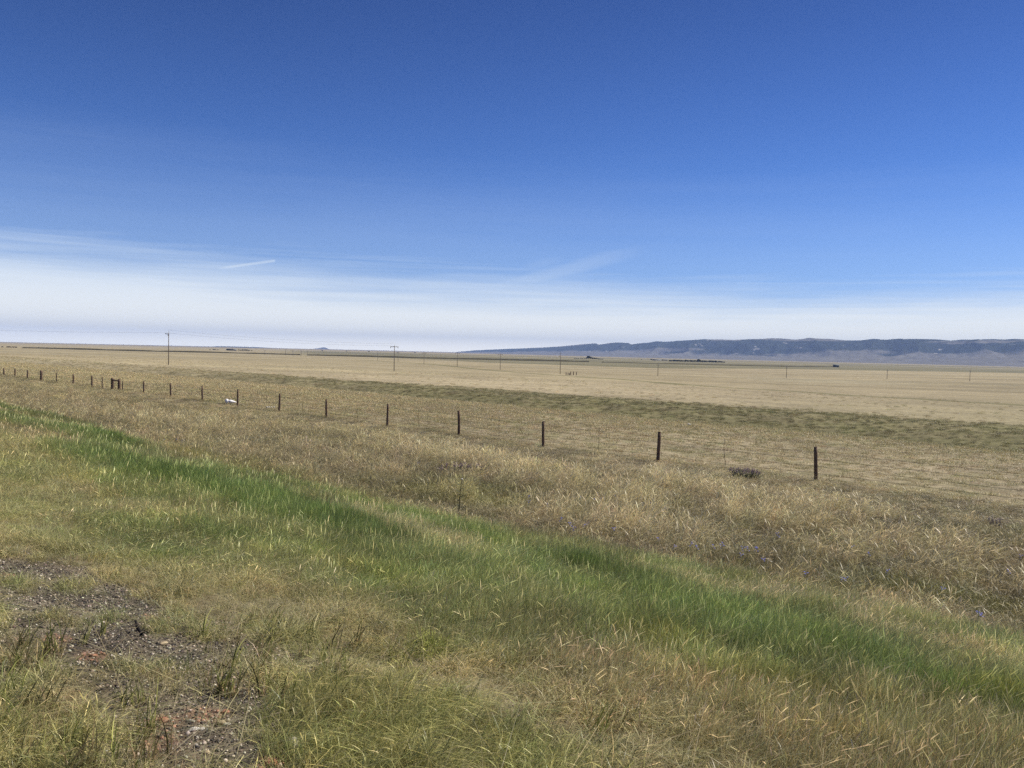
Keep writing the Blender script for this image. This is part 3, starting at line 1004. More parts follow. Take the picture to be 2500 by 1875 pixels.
# 5 range beyond the fence and the swale --------------------------------------
x, y, rg = pts_in(27.6, 52, -45, 190, 9, 13)
f = fields(x, y)
col = grass_col(f)
scatter('grass', 'short grazed grass on the range just beyond the fence', T_range, 5, x, y, inst(col * 1.5, rg, .12), np.clip(np.hypot(x, y) / 45, .8, 2.2) * (.7 + .6 * rg.random(len(x))), 14)
x, y, rg = pts_in(48, 84, -90, 300, 4.5, 15, azmax=40)
f = fields(x, y)
col = grass_col(f)
k = rg.random(len(x)) < f['swale'] * (.5 + .5 * ss(f['n3'] + .2 * f['n1'], .45, .75))
scatter('grass', 'darker green rushes and grass clumps lining the shallow swale', T_swale, 5, x[k], y[k], inst(col * 1.3, rg, .22)[k], (.25 + .42 * rg.random(len(x)))[k], 16)
x, y, rg = pts_in(74, 150, -130, 420, .22, 17, azmax=38)
f = fields(x, y)
k = rg.random(len(x)) < ss(f['n1'], .45, .7) + .15
scatter('grass', 'scattered grass clumps across the tan plain behind the swale', T_swale, 5, x[k], y[k], inst(grass_col(f) * 1.45, rg, .2)[k], (.25 + .5 * rg.random(len(x)))[k], 18)

# 6 gravel ---------------------------------------------------------------------
iv, if_ = ico(1)


def stone_v(seed, sub=1, flat=.6):
    rg = np.random.default_rng(seed)
    v, f = ico(sub)
    v = v * (1 + .28 * (rg.random((len(v), 1)) - .5)) * np.array([1, .7 + .3 * rg.random(), flat])
    d = rg.standard_normal((4, 3))
    for q_ in d:
        q_ /= np.linalg.norm(q_)
        h = v @ q_
        v = v - np.outer(np.maximum(h - .72, 0), q_)
    return v, f


T_stone = template_coll('stone', [[(lambda vf: (vf[0], vf[1], np.ones((len(vf[0]), 3))))(stone_v(700 + i))] for i in range(8)], M_stone)
x, y, rg = pts_in(-1, 5.5, -8, 26, 2600, 19, rmax=16)
f = fields(x, y)
k = rg.random(len(x)) < np.clip(f['gravel'] + .015 - .5 * f['red'], 0, 1) * np.clip(1.3 - np.hypot(x, y) / 16, .3, 1)
x, y = x[k], y[k]
pc = rg.random(len(x))
col = np.where(pc[:, None] < .58, np.array([.045, .038, .037]), np.where(pc[:, None] < .74, np.array([.16, .12, .10]), np.array([.50, .44, .36])))
sz = np.clip(np.exp(rg.normal(math.log(.0058), .48, len(x))), .002, .0135)
scatter('gravel', 'dark crushed asphalt gravel mixed with pale pebbles on the shoulder', T_stone, 8, x, y, inst(col, rg, .25), sz, 20, dz=.003, tilt=.4)
x, y, rg = pts_in(-1, 4.5, -4, 16, 700, 23, rmax=12)
f = fields(x, y)
k = rg.random(len(x)) < f['red']
x, y = x[k], y[k]
scatter('gravel', 'orange red crumbled stone patches among the dark gravel', T_stone, 8, x, y, inst(np.broadcast_to(np.array([.36, .20, .13]), (len(x), 3)), rg, .2), np.clip(np.exp(rg.normal(math.log(.009), .4, len(x))), .003, .016), 24, dz=.003)

# ------------------------------------------------------------------ fence
M_post = pmat('weathered_creosote_wood', (.20, .135, .092), .85, spec=.2, col2=(.08, .05, .034), scale=14, bump=.5, stretch=(4, 4, .5))
M_greypost = pmat('grey_weathered_wood', (.16, .13, .10), .9, spec=.15, col2=(.08, .06, .045), scale=14, bump=.4, stretch=(4, 4, .5))
M_wire = pmat('rusty_wire', (.085, .062, .045), .7, spec=.4, scale=20)
M_rustpost = pmat('rusty_steel_post', (.11, .07, .045), .75, spec=.3, scale=12)

FP = [(1993, 1092, 1), (1607, 1055, 1), (1327, 1029, 1), (1119.5, 1003, 1), (945.5, 987, 1), (796.3, 975, 1), (681.5, 961.5, 1), (580, 951.5, 1), (494, 943.5, 1), (417, 936, 1), (350.5, 931, 1),
      (321.5, 927, 3), (300, 932, 0), (292, 927, 2), (274, 925.5, 2), (249.5, 920, 0), (224, 918, 1), (179, 914, 1), (138.5, 910, 0), (100.5, 905, 3), (67, 903, 1), (37, 900, 1), (10, 898.5, 1)]
fence = empty('wire_fence', (*xy(27.6, 20), float(ground(*xy(27.6, 20)))))
tag(fence, 'barbed wire fence on dark wooden posts running back across the grassland', 'fence')
fence.location = (0, 0, 0)


def post_at(px, toppy):
    """post standing on the fence line, in the column of pixels px; returns base point and top height"""
    d = raydir(px, toppy + 60)
    # intersect vertical plane s = 27.6 (ray in plan)
    k = 27.6 / ((d[0] + d[1]) * R2)
    x, y = d[0] * k, d[1] * k
    dt = raydir(px, toppy)
    kt = 27.6 / ((dt[0] + dt[1]) * R2)
    return x, y, float(ground(x, y)), CAMZ + dt[2] * kt


def post_mesh(h, r, seed):
    rg = np.random.default_rng(seed)
    mb = MB()
    hs = np.linspace(-.3, h, 7)
    bend = rg.normal() * .012
    mb.tube([(bend * math.sin(z * 2), bend * math.cos(z), z) for z in hs], [r * (1.06 - .1 * z / h) for z in hs], 12, .10, seed)
    # bevelled, slightly sloped top
    mb.tube([(0, 0, h - .001), (0.004, 0, h + .018)], [r * .93, r * .7], 12, .08, seed)
    return mb


posts = []
seq = [(1993, 1092), (1607, 1055), (1327, 1029), (1119.5, 1003), (945.5, 987), (796.3, 975), (681.5, 961.5), (580, 951.5), (494, 943.5), (417, 936), (350.5, 931)]
# the run continues out of frame to the right
ext = [xy(27.6, t_) for t_ in (-17.9, -23.4, -29.0)]
for i, (x, y) in enumerate(ext):
    g = float(ground(x, y))
    p = post_mesh(1.28, .065, 900 + i).build('post', M_post, fence, True)
    p.location = (x, y, g)
    posts.append((x, y, g, 1.28))
lean_y = [.045, .03, .02, .04, .035, -.01, .045, .04, .03, .02, 0]
for i, (px, py) in enumerate(seq):
    x, y, g, top = post_at(px, py)
    h = top - g
    r = .062 if i not in (1, 3) else .068
    p = post_mesh(h, r, 910 + i).build('post', M_post, fence, True)
    p.location = (x, y, g)
    p.rotation_euler = (rng.normal() * .01, lean_y[i], rng.random() * 3)
    posts.append((x, y, g, h))
# brace pair with a horizontal rail
br = []
for j, (px, py) in enumerate(((291.5, 927.5), (273.7, 925))):
    x, y, g, top = post_at(px, py)
    h = top - g + .05
    p = post_mesh(h, .125, 940 + j).build('post', M_post, fence, True)
    p.location = (x, y, g)
    br.append((x, y, g, h))
    posts.append((x, y, g, h))
(xa, ya, ga, ha), (xb, yb, gb, hb) = br
MB().tube([(xa, ya, ga + ha - .15), (xb, yb, gb + hb - .15)], .07, 10, .06, 3).build('brace_rail', M_post, fence, True)
mbw = MB()
mbw.tube([(xa, ya, ga + .25), (xb, yb, gb + hb - .35)], .008, 5)
mbw.tube([(xb, yb, gb + .25), (xa, ya, ga + ha - .35)], .008, 5)
mbw.build('brace_wire', M_wire, fence)
for j, (px, py, kind) in enumerate(((299.5, 932, 0), (249.5, 920, 0), (224, 918, 1), (179, 914, 1), (138.5, 910, 0), (100.5, 905, 2), (67, 903, 1), (37, 900, 1), (10, 898.5, 1), (-18, 896, 1), (-44, 895, 1), (-75, 893, 1))):
    x, y, g, top = post_at(px, py)
    h = top - g
    r = (.045, .075, .13)[kind]
    mt_ = (M_rustpost, M_post, M_post)[kind]
    p = post_mesh(h, r, 960 + j).build('post', mt_, fence, True)
    p.location = (x, y, g)
    p.rotation_euler = (0, rng.normal() * .02, 0)
    if kind == 0:
        p['label'] = 'thin rusty steel post'
    if kind == 1 or kind == 2:
        posts.append((x, y, g, h))
posts.sort(key=lambda q_: (q_[1] - q_[0]))
# four strands, each sagging a little between posts
ux, uy = -R2, R2
for wz in (1.08, .82, .56, .30):
    mb = MB()
    pts_ = []
    for a, b_ in zip(posts[:-1], posts[1:]):
        for k in range(4):
            f_ = k / 4
            sag = -.035 * 4 * f_ * (1 - f_)
            za, zb = a[2] + wz * min(1, a[3] / 1.25), b_[2] + wz * min(1, b_[3] / 1.25)
            pts_.append((a[0] + (b_[0] - a[0]) * f_ - .05, a[1] + (b_[1] - a[1]) * f_ - .05, za + (zb - za) * f_ + sag + rng.normal() * .004))
    mb.tube(pts_, .0062, 4)
    # barbs
    for p_, q_ in zip(pts_[:-1], pts_[1:]):
        if p_[1] - p_[0] > 60:
            continue
        L_ = math.dist(p_, q_)
        for k in range(int(L_ / .16)):
            f_ = (k + .5) / (L_ / .16)
            cx_, cy_, cz_ = [p_[i] + (q_[i] - p_[i]) * f_ for i in range(3)]
            an = rng.random() * 3.14
            dx_, dz_ = math.cos(an) * .018, math.sin(an) * .018
            mb.tube([(cx_ - dx_, cy_ - dx_, cz_ - dz_), (cx_ + dx_, cy_ + dx_, cz_ + dz_)], .0022, 3)
    mb.build('wire', M_wire, fence)
# stays hanging between the posts
n_st = 0
for a, b_ in zip(posts[:-1], posts[1:]):
    if a[1] - a[0] > 62 or math.dist(a[:2], b_[:2]) < 3:
        continue
    f_ = .5 + rng.normal() * .04
    x, y, g = [a[i] + (b_[i] - a[i]) * f_ for i in range(3)]
    mb = MB()
    lx = rng.normal() * .03
    mb.tube([(x - .05 + lx * q_, y - .05, g + z) for q_, z in ((1, .16), (.3, .5), (-.2, .8), (0, 1.14))], .009, 5)
    mb.build('stay', M_rustpost, fence)

# ------------------------------------------------------------------ small posts out on the plain
grp = 'old wooden posts standing by the ditch'
pl = [(1382, 909, 916.0, 'shortest left'), (1386.7, 910, 916, 'a'), (1390.3, 910.5, 916, 'b'), (1393.3, 907, 916, 'c'), (1400, 907, 916, 'd'), (1407.2, 908, 916, 'e')]
lab = ['weathered post at the left end of the six by the ditch', 'second from left of the six old posts by the ditch', 'third from left of the six old posts by the ditch',
       'dark leaning post fourth from left of the six by the ditch', 'stout dark post fifth from left of the six by the ditch', 'post standing apart at the right end of the six by the ditch']
for (px, ty, by_, _), lb_ in zip(pl, lab):
    x, y, g = at(px, by_)
    dt = raydir(px, ty)
    h = CAMZ + dt[2] / math.hypot(dt[0], dt[1]) * math.hypot(x, y) - g
    o = post_mesh(h, .13, int(px)).build('wooden_post', M_post, None, True)
    o.location = (x, y, g)
    tag(o, lb_, 'post', grp)

# ------------------------------------------------------------------ utility poles
M_pole = pmat('utility_pole_wood', (.27, .23, .19), .9, spec=.15, col2=(.09, .072, .055), scale=6, stretch=(5, 5, .4))
M_ins = pmat('grey_porcelain', (.30, .31, .33), .3, spec=.6, scale=4)
PO = [(411.3, 891, 413.2, 806.5, 'big', 'tallest utility pole with one short crossarm rising above the left skyline'),
      (962, 906, 964, 840, 'cross', 'utility pole with wide crossarm breaking the skyline left of centre'),
      (1367.5, 913.5, 1368, 859, 'plain', 'slim utility pole beside the six old posts'),
      (1221, 903, 1222, 861, 'cross', 'utility pole with crossarm in front of the left end of the ridge'),
      (1116.3, 895, 1117, 859, 'cross', 'utility pole with crossarm under the very tip of the ridge'),
      (1035, 889.5, 1035.6, 859, 'cross', 'utility pole just right of the tall crossarm pole on the plain'),
      (971.8, 884, 972.2, 858, 'plain', 'faint short pole almost hidden behind the tall crossarm pole'),
      (922, 880, 922.3, 856.5, 'plain', 'faint distant pole just left of the tall crossarm pole'),
      (1606, 917.7, 1607.6, 885, 'stub', 'brown stub pole with a small fitting below the dark tree belt'),
      (1919.8, 923, 1921, 891, 'stub', 'brown pole standing between the tree belt and the lone barn'),
      (2165.5, 925.6, 2166.3, 900.5, 'stub', 'short brown pole to the right below the lone barn'),
      (2367.5, 931, 2368.8, 902, 'stub', 'brown pole farthest right on the plain')]
pol_tops = []
for i, (bx_, by_, tx_, ty_, kind, lb_) in enumerate(PO):
    x, y, g = at(bx_, by_)
    R_ = math.hypot(x, y)
    dt = raydir(tx_, ty_)
    h = CAMZ + dt[2] / math.hypot(dt[0], dt[1]) * R_ - g
    o = empty('utility_pole', (x, y, g))
    tag(o, lb_, 'utility pole', 'poles crossing the plain')
    r = .10 if kind != 'stub' else .10
    MB().tube([(0, 0, -.5), (0, 0, h * .5), (0, 0, h * .93)], [r * 1.15, r, r * .8], 10).build('pole', M_pole, o, True)
    MB().tube([(0, 0, h * .92), (0, 0, h)], [r * .35, r * .3], 6).build('top_pin', M_ins, o)
    if kind == 'big':
        MB().box((-.28, -.2, h * .895), (1.0, .14, .14)).build('crossarm', M_pole, o)
        MB().tube([(-.7, -.2, h * .895 + .07), (-.7, -.2, h * .895 + .3)], [.09, .05], 8).build('insulator', M_ins, o)
        MB().tube([(.0, -.22, h * .83), (0, -.22, h * .9)], [.14, .14], 10).build('transformer', M_ins, o)
    elif kind == 'cross':
        MB().box((0, -.2, h * .9), (2.3, .12, .14)).build('crossarm', M_pole, o)
        for sx in (-1.05, 1.05):
            MB().tube([(sx, -.2, h * .9 - .4), (sx, -.2, h * .9 + .15)], [.10, .06], 8).build('insulator', M_ins, o)
    elif kind == 'plain':
        MB().box((0, -.2, h * .94), (1.0, .12, .12)).build('crossarm', M_pole, o)
        MB().box((-.35, -.2, h * .80), (.7, .10, .10)).build('crossarm', M_pole, o)
    else:
        MB().box((.15, -.15, h * .8), (.32, .2, .2)).build('insulator', M_ins, o)
    pol_tops.append((x, y, g, h))


def wire(name, pairs, label, rad=.02):
    o = empty(name, (0, 0, 0))
    for a, b_ in pairs:
        pts_ = []
        for k in range(17):
            f_ = k / 16
            sag = 4 * f_ * (1 - f_) * .012 * math.dist(a, b_)
            pts_.append((a[0] + (b_[0] - a[0]) * f_, a[1] + (b_[1] - a[1]) * f_, a[2] + (b_[2] - a[2]) * f_ - sag))
        MB().tube(pts_, rad, 4).build('cable', M_wire, o)
    tag(o, label, 'power line')
    return o


def ptop(i, f_=.9, dx=0):
    x, y, g, h = pol_tops[i]
    return (x + dx, y - .2, g + h * f_ + .25)


off = (pol_tops[0][0] - 130, pol_tops[0][1] - 30, pol_tops[0][2] + pol_tops[0][3] + 2.2)
wire('power_line', [(off, ptop(0, .9, -.7)), (ptop(0, .9, -.7), ptop(1, .9, -1.05)), (ptop(0, .98, 0), ptop(1, .98, 0))], 'thin sagging cables strung between the two tallest poles at left', .014)
order = [2, 3, 4, 5, 6, 7]
wire('power_line', [(ptop(a), ptop(b_)) for a, b_ in zip(order[:-1], order[1:])], 'faint cable linking the receding row of poles in the middle', .011)

# more very distant poles
for j, (px, by_, ty_) in enumerate(((646.5, 864.5, 855), (697.3, 865, 853), (715, 865.5, 855.5), (735.3, 867, 855.5), (750.5, 868, 856))):
    d = raydir(px, by_)
    R_ = 950.0
    hd = math.hypot(d[0], d[1])
    x, y = d[0] / hd * R_, d[1] / hd * R_
    g = float(ground(x, y))
    dt = raydir(px, ty_)
    h = max(4.5, CAMZ + dt[2] / math.hypot(dt[0], dt[1]) * R_ - g)
    o = empty('utility_pole', (x, y, g))
    MB().tube([(0, 0, -.5), (0, 0, h)], [.22, .17], 6).build('pole', M_pole, o)
    MB().box((0, 0, h * .93), (2.2, .2, .2)).build('crossarm', M_pole, o)
    tag(o, ('tiny pole right of the ranch buildings, first of five', 'second of the five tiny poles right of the ranch', 'middle of the five tiny poles right of the ranch', 'fourth of the five tiny poles right of the ranch', 'last of the five tiny poles right of the ranch')[j], 'utility pole', 'tiny poles beyond the ranch')

# ------------------------------------------------------------------ ranches, barn, trees far out
M_roof = pmat('grey_metal_roof', (.27, .29, .28), .85, spec=.2, scale=2)
M_dark = pmat('dark_timber_wall', (.06, .05, .05), .85, scale=2)
M_white = pmat('white_painted_wall', (.62, .61, .58), .7, col2=(.5, .48, .45), scale=2)
M_teal = pmat('grey_green_sheet_metal', (.11, .15, .145), .5, spec=.4, col2=(.075, .10, .10), scale=1.5)
M_open = pmat('unlit_opening', (.02, .02, .022), .9, scale=2)


def far_at(px, R_):
    d = raydir(px, 900)
    hd = math.hypot(d[0], d[1])
    x, y = d[0] / hd * R_, d[1] / hd * R_
    return x, y, float(ground(x, y))


def building(name, label, px, py, wpx, hpx, depth, walls, roof, doors, R_=1900.0, cat='building'):
    x, y, g = far_at(px, R_)
    # base height taken from the ground; the building faces the road
    W_ = wpx / F * R_
    H_ = hpx / F * R_
    o = empty(name, (x, y, g), -math.atan2(x, y))
    e_ = H_ * .62
    MB().box((0, 0, e_ / 2), (W_, depth, e_)).build('wall', walls, o)
    ov = .4
    vs = [(-W_ / 2 - ov, -depth / 2 - ov, e_ - .1), (W_ / 2 + ov, -depth / 2 - ov, e_ - .1), (W_ / 2 + ov, depth / 2 + ov, e_ - .1), (-W_ / 2 - ov, depth / 2 + ov, e_ - .1),
          (-W_ / 2 - ov * .6, 0, H_), (W_ / 2 + ov * .6, 0, H_)]
    MB().add(vs, [(0, 1, 5, 4), (2, 3, 4, 5), (0, 4, 3), (1, 2, 5), (3, 2, 1, 0)]).build('roof', roof, o)
    for dx, w_, h_ in doors:
        MB().box((dx * W_, -depth / 2 - .03, h_ * e_ / 2 + .02), (w_ * W_, .08, h_ * e_)).build('door', M_open, o)
    tag(o, label, cat)
    return o


building('barn', 'lone grey green metal barn standing right of the tree belt', 2041, 886, 12.5, 6, 11, M_teal, M_roof, [(-.3, .14, .8), (.25, .12, .7)], 1250)
building('farmhouse', 'dark roofed farmhouse of the ranch on the left plain', 561, 856, 13, 4, 10, M_dark, M_dark, [(.3, .06, .7), (-.2, .06, .7)], 1900)
building('farm_shed', 'low pale roofed shed right beside the left ranch house', 573, 856, 7, 3, 9, M_dark, M_roof, [(0, .2, .7)], 1880)
building('farm_shed', 'long low white walled shed at the left end of the tree belt', 1603, 875, 22, 2.7, 14, M_white, M_roof, [(-.3, .08, .8), (.1, .1, .8)], 1950)
building('farm_shed', 'small grey roofed shed joined to the right end of the white one', 1622, 875, 14, 2.6, 12, M_dark, M_roof, [(0, .15, .8)], 1980)
building('farmhouse', 'white farmhouse at the dark trees left of the tree belt', 1597, 875, 6, 3.4, 9, M_white, M_dark, [(.2, .1, .7)], 1900)

M_leaf = blade_mat('tree_leaf', inst=False, trans=.2, rough=.6, spec=.2)
M_bark = pmat('grey_bark', (.09, .07, .05), .95, scale=6)


def tree_parts(h, wd, seed, narrow=False, n=900):
    """trunk with limbs, and a crown of leaf clumps"""
    rg = np.random.default_rng(seed)
    mb = MB()
    mb.tube([(0, 0, -.3), (.1, 0, h * .35), (0, .1, h * .75)], [h * .035, h * .025, h * .01], 7)
    cl_ = []
    for k in range(9):
        a = k * 2.4 + rg.random()
        z0 = h * (.18 + .06 * k)
        l_ = wd * .5 * (.7 + .3 * rg.random()) * (1 - .06 * k)
        p1 = (math.cos(a) * l_, math.sin(a) * l_, z0 + h * .2)
        mb.tube([(0, 0, z0), tuple(.6 * q_ for q_ in p1[:2]) + (z0 + h * .12,), p1], [h * .014, h * .009, h * .004], 5)
        cl_.append((*p1, h * .16))
    cl_ += [(rg.normal() * wd * .12, rg.normal() * wd * .12, h * (.35 + .1 * k), h * .15) for k in range(6)]
    cl_ = np.array(cl_)
    ci_ = rg.integers(0, len(cl_), n)
    d = rg.standard_normal((n, 3))
    d /= np.linalg.norm(d, axis=1)[:, None]
    c0 = cl_[ci_, :3] + d * (cl_[ci_, 3] * rg.random(n) ** .4)[:, None] * np.array([1.1, 1.1, .9])
    c0[:, 2] = np.clip(c0[:, 2], h * .06, h * 1.0)
    s_ = h * .062 * (.6 + .8 * rg.random(n))
    a = rg.standard_normal((n, 3))
    a /= np.linalg.norm(a, axis=1)[:, None]
    b_ = np.cross(a, rg.standard_normal((n, 3)))
    b_ /= np.linalg.norm(b_, axis=1)[:, None]
    V = np.stack([c0 - a * s_[:, None], c0 + b_ * s_[:, None] * .7, c0 + a * s_[:, None], c0 - b_ * s_[:, None] * .7], 1).reshape(-1, 3)
    f = np.arange(n * 4).reshape(-1, 4)
    tn = np.repeat(.75 + .5 * rg.random((n, 1)), 4, 0) * np.ones((1, 3))
    gcx = np.broadcast_to(np.array([.035, .055, .022]), (n * 4, 3))
    return mb, mesh_from('crown', V, f, M_leaf, {'tint': ('FLOAT_COLOR', tn), 'gcol': ('FLOAT_COLOR', gcx)})


protos = []
for i, (h, wd) in enumerate(((7.5, 6.5), (5.0, 6.0), (3.2, 5.0))):
    mb, cm = tree_parts(h, wd, 800 + i)
    protos.append((mb.mesh('trunk', M_bark), cm, h))


def tree(px, R_, hpx, label, group, wide=1.0, name='tree', cat='tree'):
    H_ = hpx / F * R_
    k = int(np.argmin([abs(p_[2] - H_) for p_ in protos]))
    x, y, g = far_at(px, R_)
    s_ = H_ / protos[k][2]
    o = empty(name, (x, y, g), rng.random() * 6, (s_ * wide, s_ * wide, s_))
    for nm, me_ in (('trunk', protos[k][0]), ('crown', protos[k][1])):
        c_ = bpy.data.objects.new(nm, me_)
        COL.objects.link(c_)
        c_.parent = o
    tag(o, label, cat, group)
    return o


tree(1436, 1750, 9, 'tallest dark tree of the clump between the poles and the tree belt', 'dark clump of trees left of the tree belt')
for px, hp in ((1432, 5), (1441, 6.5), (1446, 5), (1451, 4.6), (1456, 4), (1461, 3)):
    tree(px, 1760, hp, 'low dark tree beside the tallest one in the left clump', 'dark clump of trees left of the tree belt', 1.2)
for px in list(range(1402, 1430, 5)) + list(range(1463, 1475, 4)):
    tree(px, 1770, 2.2, 'dark bush in the low hedge flanking the left clump', 'hedge bushes round the left clump', 1.6, 'bush', 'bush')
for px in np.arange(1634, 1768, 3.3):
    tree(px + rng.normal(), 1650, 4.0 + 1.2 * rng.random() - .8 * (px > 1745), 'dark shelterbelt tree in the long tree belt before the ridge', 'trees of the long shelterbelt', 1.5)
tree(1674, 1640, 6, 'pointed tree rising from the left part of the tree belt', 'trees of the long shelterbelt', .8)
tree(1705, 1640, 8, 'round crowned tree rising tallest from the tree belt', 'trees of the long shelterbelt', 1.2)
tree(1747, 1640, 5.4, 'taller tree near the right end of the tree belt', 'trees of the long shelterbelt', 1.2)
tree(1589, 1930, 4, 'dark tree by the left gable of the white sheds', 'trees by the white sheds')
tree(1566, 1930, 2, 'lone small bush on the plain left of the white sheds', 'trees by the white sheds', 1.4, 'bush', 'bush')
tree(2035, 1245, 2.5, 'low bush at the left foot of the lone barn', None, 1.3, 'bush', 'bush')
for px, hp in ((521, 2.2), (525, 1.6), (531, 1.4), (512, 1.2), (555, 3), (568, 2.4), (583, 2.2), (588, 2), (592, 2.6), (596, 2.6), (600, 2.8), (604, 2.4), (608, 1.8), (614, 1.4)):
    tree(px, 1850, hp + .8, 'low dark tree in the scattered row by the left ranch', 'trees round the left ranch', 1.5)
for px in (786, 845, 900, 1012, 970):
    tree(px, 3000, 2.4, 'speck of a dark tree on the skyline left of the ridge', 'skyline trees left of the ridge', 1.6)

# ------------------------------------------------------------------ cattle
M_hide = pmat('dark_cattle_hide', (.030, .020, .015), .7, col2=(.018, .012, .01), scale=3)


def cow_mesh():
    """grazing cow grown from a joint skeleton"""
    me_ = bpy.data.meshes.new('cow')
    V = [(0, 0, 1.15), (.55, 0, 1.15), (.85, 0, 1.18), (-.55, 0, 1.15), (-.85, 0, 1.12),
         (1.10, 0, 1.05), (1.35, 0, .70), (1.50, 0, .42), (1.62, 0, .22),
         (.72, .2, .85), (.74, .2, .45), (.70, .2, .04), (.72, -.2, .85), (.80, -.2, .45), (.78, -.2, .04),
         (-.75, .2, .85), (-.90, .2, .50), (-.84, .2, .04), (-.75, -.2, .85), (-.84, -.2, .50), (-.80, -.2, .04),
         (-1.0, 0, 1.12), (-1.06, 0, .6), (-1.05, 0, .45), (1.42, .17, .52), (1.42, -.17, .52)]
    E = [(0, 1), (1, 2), (0, 3), (3, 4), (2, 5), (5, 6), (6, 7), (7, 8), (2, 9), (9, 10), (10, 11), (2, 12), (12, 13), (13, 14), (4, 15), (15, 16), (16, 17), (4, 18), (18, 19), (19, 20), (4, 21), (21, 22), (22, 23), (7, 24), (7, 25)]
    Rd = [.40, .38, .33, .38, .30, .22, .17, .14, .08, .15, .075, .055, .15, .075, .055, .17, .075, .055, .17, .075, .055, .05, .03, .05, .04, .04]
    me_.from_pydata(V, E, [])
    o = bpy.data.objects.new('cow', me_)
    COL.objects.link(o)
    md = o.modifiers.new('skin', 'SKIN')
    for i, r in enumerate(Rd):
        me_.skin_vertices[0].data[i].radius = (r * .85, r)
    me_.skin_vertices[0].data[0].use_root = True
    sb = o.modifiers.new('sub', 'SUBSURF')
    sb.levels = sb.render_levels = 1
    dg = bpy.context.evaluated_depsgraph_get()
    out = bpy.data.meshes.new_from_object(o.evaluated_get(dg))
    out.materials.clear()
    out.materials.append(M_hide)
    bpy.data.objects.remove(o)
    return out


cm = cow_mesh()
labs = ['leftmost dark cow at the edge of the picture', 'dark cow leading the tight group at the far left', 'dark cow in the middle of the tight far left group', 'dark cow at the right of the tight far left group',
        'cow left of the faint pair grazing near the tight group', 'right cow of the faint grazing pair', 'small dark cow last in the far left herd', 'first of the four cows grazing apart to the right',
        'second of the four cows grazing apart to the right', 'third of the four cows grazing apart, seen end on', 'last and rightmost of the cows on the far slope']
for k, ((px, py, rz), lb_) in enumerate(zip([(6, 843.4, 2.9), (18.5, 844.2, 3.0), (21.5, 844.6, .4), (23.9, 845.8, 3.3), (31, 844.6, 3.1), (35.7, 844.8, .1), (39.3, 846.4, 1.5), (94, 847.4, 3.1), (115, 847.6, 3.2), (133.8, 848.8, 1.4), (161.7, 849.8, 1.2)], labs)):
    o = bpy.data.objects.new('cow', cm)
    R_ = 1150.0
    x, y, g = far_at(px, R_)
    o.location = (x, y, g - .02)
    o.rotation_euler = (0, 0, rz)
    o.scale = (1.15,) * 3
    COL.objects.link(o)
    tag(o, lb_, 'cow', 'cattle grazing on the far left slope')

# ------------------------------------------------------------------ white sheet, stones, stick
M_wht = pmat('white_plastic', (.88, .86, .83), .5, col2=(.72, .70, .68), scale=3)
M_palestone = pmat('pale_limestone', (.55, .52, .46), .9, col2=(.40, .36, .30), scale=25, bump=.4)
M_red = pmat('orange_sandstone', (.40, .21, .13), .95, col2=(.36, .15, .085), scale=30, bump=.6)
M_buff = pmat('buff_stone', (.52, .42, .26), .9, col2=(.38, .29, .18), scale=25, bump=.4)
M_burnt = pmat('charred_branch', (.012, .009, .008), .9, scale=20)
M_twig = pmat('bleached_twig', (.45, .38, .32), .9, col2=(.28, .22, .18), scale=20)
M_rub = pmat('white_rubble', (.72, .68, .58), .9, col2=(.55, .5, .42), scale=12)


def lump(name, mat, pos, dims, seed, sub=3, rz=0.0, rough=.25, label=None, cat=None, group=None, sink=.25):
    rg = np.random.default_rng(seed)
    v, f = ico(sub)
    off_ = rg.random(3) * 40
    for k in range(3):
        v = v * (1 + rough / (k + 1) * (fbm(v[:, 0] * (k + 1) + off_[k], v[:, 1] * (k + 1) + v[:, 2] * (k + 1.5), .9, .9, 2, seed % 50 + k)[:, None] - .5) * 2)
    for _ in range(5):
        q_ = rg.standard_normal(3)
        q_ /= np.linalg.norm(q_)
        h = v @ q_
        v = v - np.outer(np.maximum(h - .82, 0), q_) * .8
    v = v * np.array(dims) / 2
    me_ = mesh_from(name, v, f, mat)
    o = bpy.data.objects.new(name, me_)
    x, y, g = pos
    o.location = (x, y, g + dims[2] * (.5 - sink))
    o.rotation_euler = (0, 0, rz)
    COL.objects.link(o)
    if label:
        tag(o, label, cat, group)
    return o


def fence_behind(px, s0):
    d = raydir(px, 1000)
    k = s0 / ((d[0] + d[1]) * R2)
    return d[0] * k, d[1] * k, float(ground(d[0] * k, d[1] * k))


# a crumpled white plastic sheet: rounded hump, long fold tapering to the right
mb = MB()
x, y, g = fence_behind(563, 28.3)
sheet_o = empty('plastic_sheet', (x, y, g), -math.atan2(x, y))
tag(sheet_o, 'crumpled white plastic sheet lying behind the fence beside a dark post', 'plastic sheet')
for nm, (cx_, wz_, hz_, dz_), sd in (('end_bundle', (-.27, .25, .20, .3), 5), ('long_fold', (.12, .62, .19, .4), 6)):
    rg = np.random.default_rng(sd)
    v, f = ico(3)
    th = np.clip(.62 - .42 * v[:, 0], .2, 1) if nm == 'long_fold' else np.ones(len(v)) * .95
    cr_ = 1 + .10 * (fbm(v[:, 0] * 3 + 9, v[:, 1] * 2 + v[:, 2] * 3, .5, .5, 3, sd) - .5) * 2
    v = v * cr_[:, None]
    v = np.stack([v[:, 0] * wz_ / 2 * 1.05, v[:, 1] * dz_ / 2 * th, v[:, 2] * hz_ * th + hz_ * .5 * th], -1)
    me_ = mesh_from(nm, v + np.array([cx_, 0, .10]), f, M_wht, smooth_=True)
    o = bpy.data.objects.new(nm, me_)
    COL.objects.link(o)
    o.parent = sheet_o
